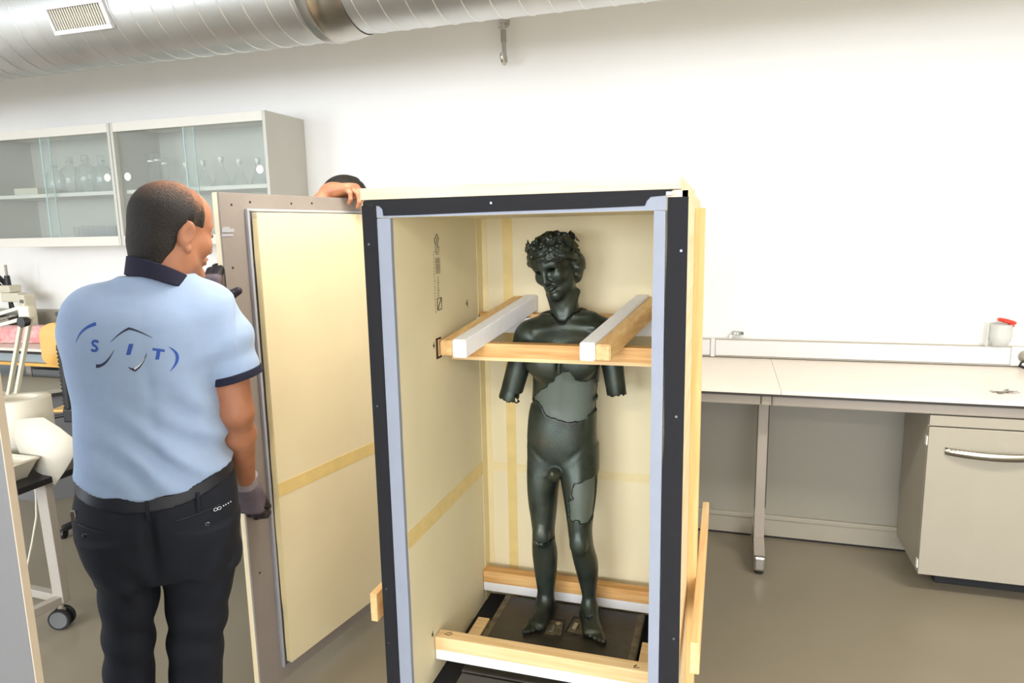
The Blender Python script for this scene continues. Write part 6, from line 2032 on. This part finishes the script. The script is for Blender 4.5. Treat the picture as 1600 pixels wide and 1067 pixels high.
def plate(c, w, h, th, r, bend, tilt=0.0, hole=None):
    """rounded ply shell in the x-z plane, curved about z"""
    pts = []
    for (sx, sz, a0) in ((1, 1, 0), (-1, 1, 90), (-1, -1, 180), (1, -1, 270)):
        for k in range(6):
            a = math.radians(a0 + 90 * k / 5)
            pts.append((sx * (w / 2 - r) + r * math.cos(a), sz * (h / 2 - r) + r * math.sin(a)))
    ys = lambda x: bend * (x / (w / 2)) ** 2
    n = len(pts)
    f = [(c[0] + x, c[1] - ys(x) - th / 2 + tilt * z, c[2] + z) for x, z in pts]
    b = [(c[0] + x, c[1] - ys(x) + th / 2 + tilt * z, c[2] + z) for x, z in pts]
    ctr = [(c[0], c[1] - th / 2, c[2]), (c[0], c[1] + th / 2, c[2])]
    fs = [((k + 1) % n, k, 2 * n) for k in range(n)] + [(k + n, (k + 1) % n + n, 2 * n + 1) for k in range(n)] + [(k, (k + 1) % n, (k + 1) % n + n, k + n) for k in range(n)]
    return MB().add(f + b + ctr, fs)


cm = Matrix.Translation((cx, cy, 0)) @ Matrix.Rotation(math.radians(18), 4, 'Z')


def cpart(name, mb, m, **k):
    mb.v = [tuple(cm @ Vector(p)) for p in mb.v]
    return part(name, mb, m, ch, **k)


bk = cpart('backrest', plate((0, 0, 1.075), 0.36, 0.235, 0.014, 0.06, 0.05), M['yellowply'])
cpart('grip_hole', MB().cyl((-0.06, -0.012, 1.125), (-0.06, 0.012, 1.125), 0.026, n=20), M['white'])
cpart('back_knob', MB().cyl((-0.075, -0.008, 1.065), (-0.075, -0.055, 1.065), 0.022, 0.026, n=18), M['black'])
cpart('bellows', MB().lathe((-0.06, -0.06, 0.73), [((0.034 if k % 2 else 0.026), 0.0105 * k) for k in range(33)], 18), M['black'])
cpart('back_bracket', MB().box(-0.09, 0.03, -0.085, 0.02, 0.66, 0.735, 0.008).cyl((-0.15, -0.075, 0.690), (-0.08, -0.065, 0.70), 0.010, n=10).box(-0.025, 0.02, -0.085, -0.05, 0.60, 0.66, 0.004), M['black'])
seat = MB()
seat.box(-0.20, 0.20, -0.02, 0.38, 0.70, 0.716, 0.007)
cpart('seat', seat, M['yellowply'])
cpart('seat_plate', MB().box(-0.10, 0.10, 0.0, 0.28, 0.672, 0.70, 0.004), M['black'])
cpart('column', MB().cyl((0, 0.17, 0.09), (0, 0.17, 0.672), 0.026, n=18), M['black'])
cpart('foot_ring', MB().tube([(0.23 * math.cos(a), 0.17 + 0.23 * math.sin(a), 0.36) for a in np.linspace(0, 2 * PI, 37)[:-1]], 0.012, 10, True), M['black'])
for k in range(5):
    a = 2 * PI * k / 5 + 0.3
    cpart('base_arm', MB().bar((0, 0.17, 0.10), (0.30 * math.cos(a), 0.17 + 0.30 * math.sin(a), 0.055), 0.04, 0.03, bev=0.006), M['black'])
    cpart('castor', MB().cyl((0.30 * math.cos(a) - 0.012, 0.17 + 0.30 * math.sin(a), 0.026), (0.30 * math.cos(a) + 0.012, 0.17 + 0.30 * math.sin(a), 0.026), 0.026, n=18), M['black'])
    cpart('ring_spoke', MB().cyl((0, 0.17, 0.36), (0.23 * math.cos(a), 0.17 + 0.23 * math.sin(a), 0.36), 0.007, n=8), M['black'])

# ---- trolley with tray, paper-foam roll, lamp
tx, ty = -2.665, 2.035
tr = thing('trolley', 'grey steel trolley on castors, behind the grey board', 'trolley', (-2.95, 2.0, 0))
part('upright', MB().bar((tx - 0.045, ty + 0.01, 0.628), (tx, ty - 0.01, 0.105), 0.058, 0.034, up=(0, 1, 0), bev=0.003), M['beam'], tr)
part('upright', MB().box(-3.30, -3.266, 2.01, 2.068, 0.105, 0.628, 0.003), M['beam'], tr)
part('base_bar', MB().bar((-3.30, 2.06, 0.118), (tx - 0.006, 2.032, 0.118), 0.034, 0.036, bev=0.003), M['beam'], tr)
part('base_bar', MB().bar((tx + 0.004, 2.03, 0.118), (tx - 0.075, 1.56, 0.118), 0.036, 0.036, bev=0.003), M['beam'], tr)
part('base_bar', MB().bar((-3.283, 2.03, 0.118), (-3.283, 1.56, 0.118), 0.036, 0.036, bev=0.003), M['beam'], tr)
part('shelf', MB().box(-3.32, -2.66, 1.90, 2.36, 0.628, 0.655, 0.003), M['black'], tr)
for (x, y, a) in ((tx + 0.012, ty - 0.03, 20), (tx - 0.075, 1.57, 35), (-3.283, 2.03, -20), (-3.283, 1.57, 10)):
    m4 = Matrix.Translation((x, y, 0)) @ Matrix.Rotation(math.radians(a), 4, 'Z')
    c = part('castor', MB().cyl(m4 @ Vector((0, 0, 0.062)), m4 @ Vector((0, 0, 0.103)), 0.012, n=12).box(-0.014, 0.014, -0.012, 0.012, 0.06, 0.086, 0.003, m4), M['greycab'], tr)
    for s in (-1, 1):
        w = part('wheel', MB().cyl(m4 @ Vector((-0.0, s * 0.010, 0.0445)), m4 @ Vector((0.0, s * 0.026, 0.0445)), 0.044, n=32), M['rubber'], c)
    part('hub_cap', MB().cyl(m4 @ Vector((0, -0.0262, 0.0445)), m4 @ Vector((0, -0.0285, 0.0445)), 0.037, 0.035, n=32), M['darkgrey'], c)
# cream tray with sloping sides
ty_ = thing('tray', 'cream plastic tray with sloping sides on the trolley', 'tray', (-2.95, 1.97, 0.6555))
o0, o1 = (-3.16, -2.755, 1.925, 2.015), (-3.20, -2.70, 1.905, 2.030)
zb_, zt_ = 0.656, 0.738
q = lambda o, z: [(o[0], o[2], z), (o[1], o[2], z), (o[1], o[3], z), (o[0], o[3], z)]
inn = lambda o, d: (o[0] + d, o[1] - d, o[2] + d, o[3] - d)
vs = q(o0, zb_) + q(o1, zt_) + q(inn(o1, 0.012), zt_) + q(inn(o0, 0.006), zb_ + 0.006)
part('tray_body', MB().add(vs, [(3, 2, 1, 0)] + [(k, (k + 1) % 4, 4 + (k + 1) % 4, 4 + k) for k in range(4)] + [(4 + k, 4 + (k + 1) % 4, 8 + (k + 1) % 4, 8 + k) for k in range(4)] + [(8 + k, 8 + (k + 1) % 4, 12 + (k + 1) % 4, 12 + k) for k in range(4)] + [(12, 13, 14, 15)]), M['plastic'], ty_)
part('tray_rim', MB().tube([(o1[0], o1[2], zt_), (o1[1], o1[2], zt_), (o1[1], o1[3], zt_), (o1[0], o1[3], zt_)], 0.006, 8, True), M['plastic'], ty_)
# standing roll
rx, ry, r0 = -2.985, 2.20, 0.116
ro = thing('paper_roll', 'standing roll of white sheet with its loose end hanging down, on the trolley', 'paper roll', (rx, ry, 0.6555))
part('roll', MB().lathe((rx, ry, 0.6555), [(0.062, 0.0), (r0, 0.0), (r0, 0.279), (r0 - 0.004, 0.283), (0.066, 0.283), (0.062, 0.279), (0.062, 0.0)], 44), M['paper'], ro)
pl = [(-2.70, 2.075, 0.899), (-2.60, 2.062, 0.865), (-2.493, 2.055, 0.807), (-2.557, 2.055, 0.723), (-2.599, 2.055, 0.675), (-2.651, 2.05, 0.617), (-2.688, 2.052, 0.647), (-2.749, 2.056, 0.664), (-2.83, 2.062, 0.700), (-2.87, 2.066, 0.80), (-2.86, 2.074, 0.88)]
n = len(pl)
c0 = (-2.69, 2.046, 0.76)
vs = [(p[0], p[1] - 0.002, p[2]) for p in pl] + [(p[0], p[1] + 0.002, p[2]) for p in pl] + [c0, (c0[0], c0[1] + 0.004, c0[2])]
part('loose_sheet', MB().add(vs, [(k, (k + 1) % n, 2 * n) for k in range(n)] + [((k + 1) % n + n, k + n, 2 * n + 1) for k in range(n)] + [(k, k + n, (k + 1) % n + n, (k + 1) % n) for k in range(n)], True), M['paper'], ro)
# cord hanging from the trolley
solo('cord', MB().tube([(-2.80, 2.075, 0.622), (-2.80, 2.075, 0.55), (-2.815, 2.075, 0.45), (-2.86, 2.075, 0.33), (-2.92, 2.08, 0.2), (-2.98, 2.1, 0.08), (-3.02, 2.12, 0.006), (-3.15, 2.15, 0.005)], 0.0045, 8), M['plastic'], 'thin cream cord hanging from the trolley to the floor', 'cord')

# spring-arm lamp clamped to the trolley
E_ = Vector((-2.872, 2.20, 1.325))
B_ = Vector((-3.26, 2.31, 0.722))
U_ = Vector((-3.50, 2.24, 1.19))
lp = thing('magnifier_lamp', 'cream spring-arm magnifier lamp clamped to the trolley', 'lamp', (B_.x, B_.y, 0.6555))
part('clamp', MB().box(B_.x - 0.03, B_.x + 0.03, B_.y - 0.03, B_.y + 0.03, 0.6555, 0.722, 0.005), M['cream'], lp)
d = (E_ - B_).normalized()
nrm = d.cross(Vector((0, 1, 0))).normalized()
for s in (-1, 1):
    part('lower_arm', MB().bar(B_ + nrm * 0.022 * s, E_ + nrm * 0.022 * s - d * 0.03, 0.016, 0.016, up=tuple(nrm), bev=0.002), M['cream'], lp)
part('elbow', MB().box(E_.x - 0.035, E_.x + 0.030, E_.y - 0.020, E_.y + 0.020, E_.z - 0.032, E_.z + 0.026, 0.012), M['cream'], lp)
part('elbow_knob', MB().cyl(E_ + Vector((0.018, -0.020, -0.04)), E_ + Vector((0.018, -0.050, -0.04)), 0.020, 0.024, n=8), M['black'], lp)
d2 = (U_ - E_).normalized()
n2_ = d2.cross(Vector((0, 1, 0))).normalized()
for s in (-1, 1):
    part('upper_arm', MB().bar(E_ + n2_ * 0.024 * s, U_ + n2_ * 0.024 * s, 0.015, 0.015, up=tuple(n2_), bev=0.002), M['cream'], lp)
part('spring', MB().tube([E_ + d2 * (0.08 + 0.0025 * k) + n2_ * 0.006 * math.sin(k * 1.6) + Vector((0, 0.006 * math.cos(k * 1.6), 0)) for k in range(80)], 0.0016, 5), M['steel'], lp)
part('lamp_head', MB().lathe((U_.x - 0.12, U_.y, U_.z - 0.04), [(0.0, 0.055), (0.05, 0.05), (0.105, 0.03), (0.115, 0.0), (0.108, -0.004), (0.075, 0.004), (0.072, 0.012), (0.0, 0.014)], 30), M['cream'], lp)
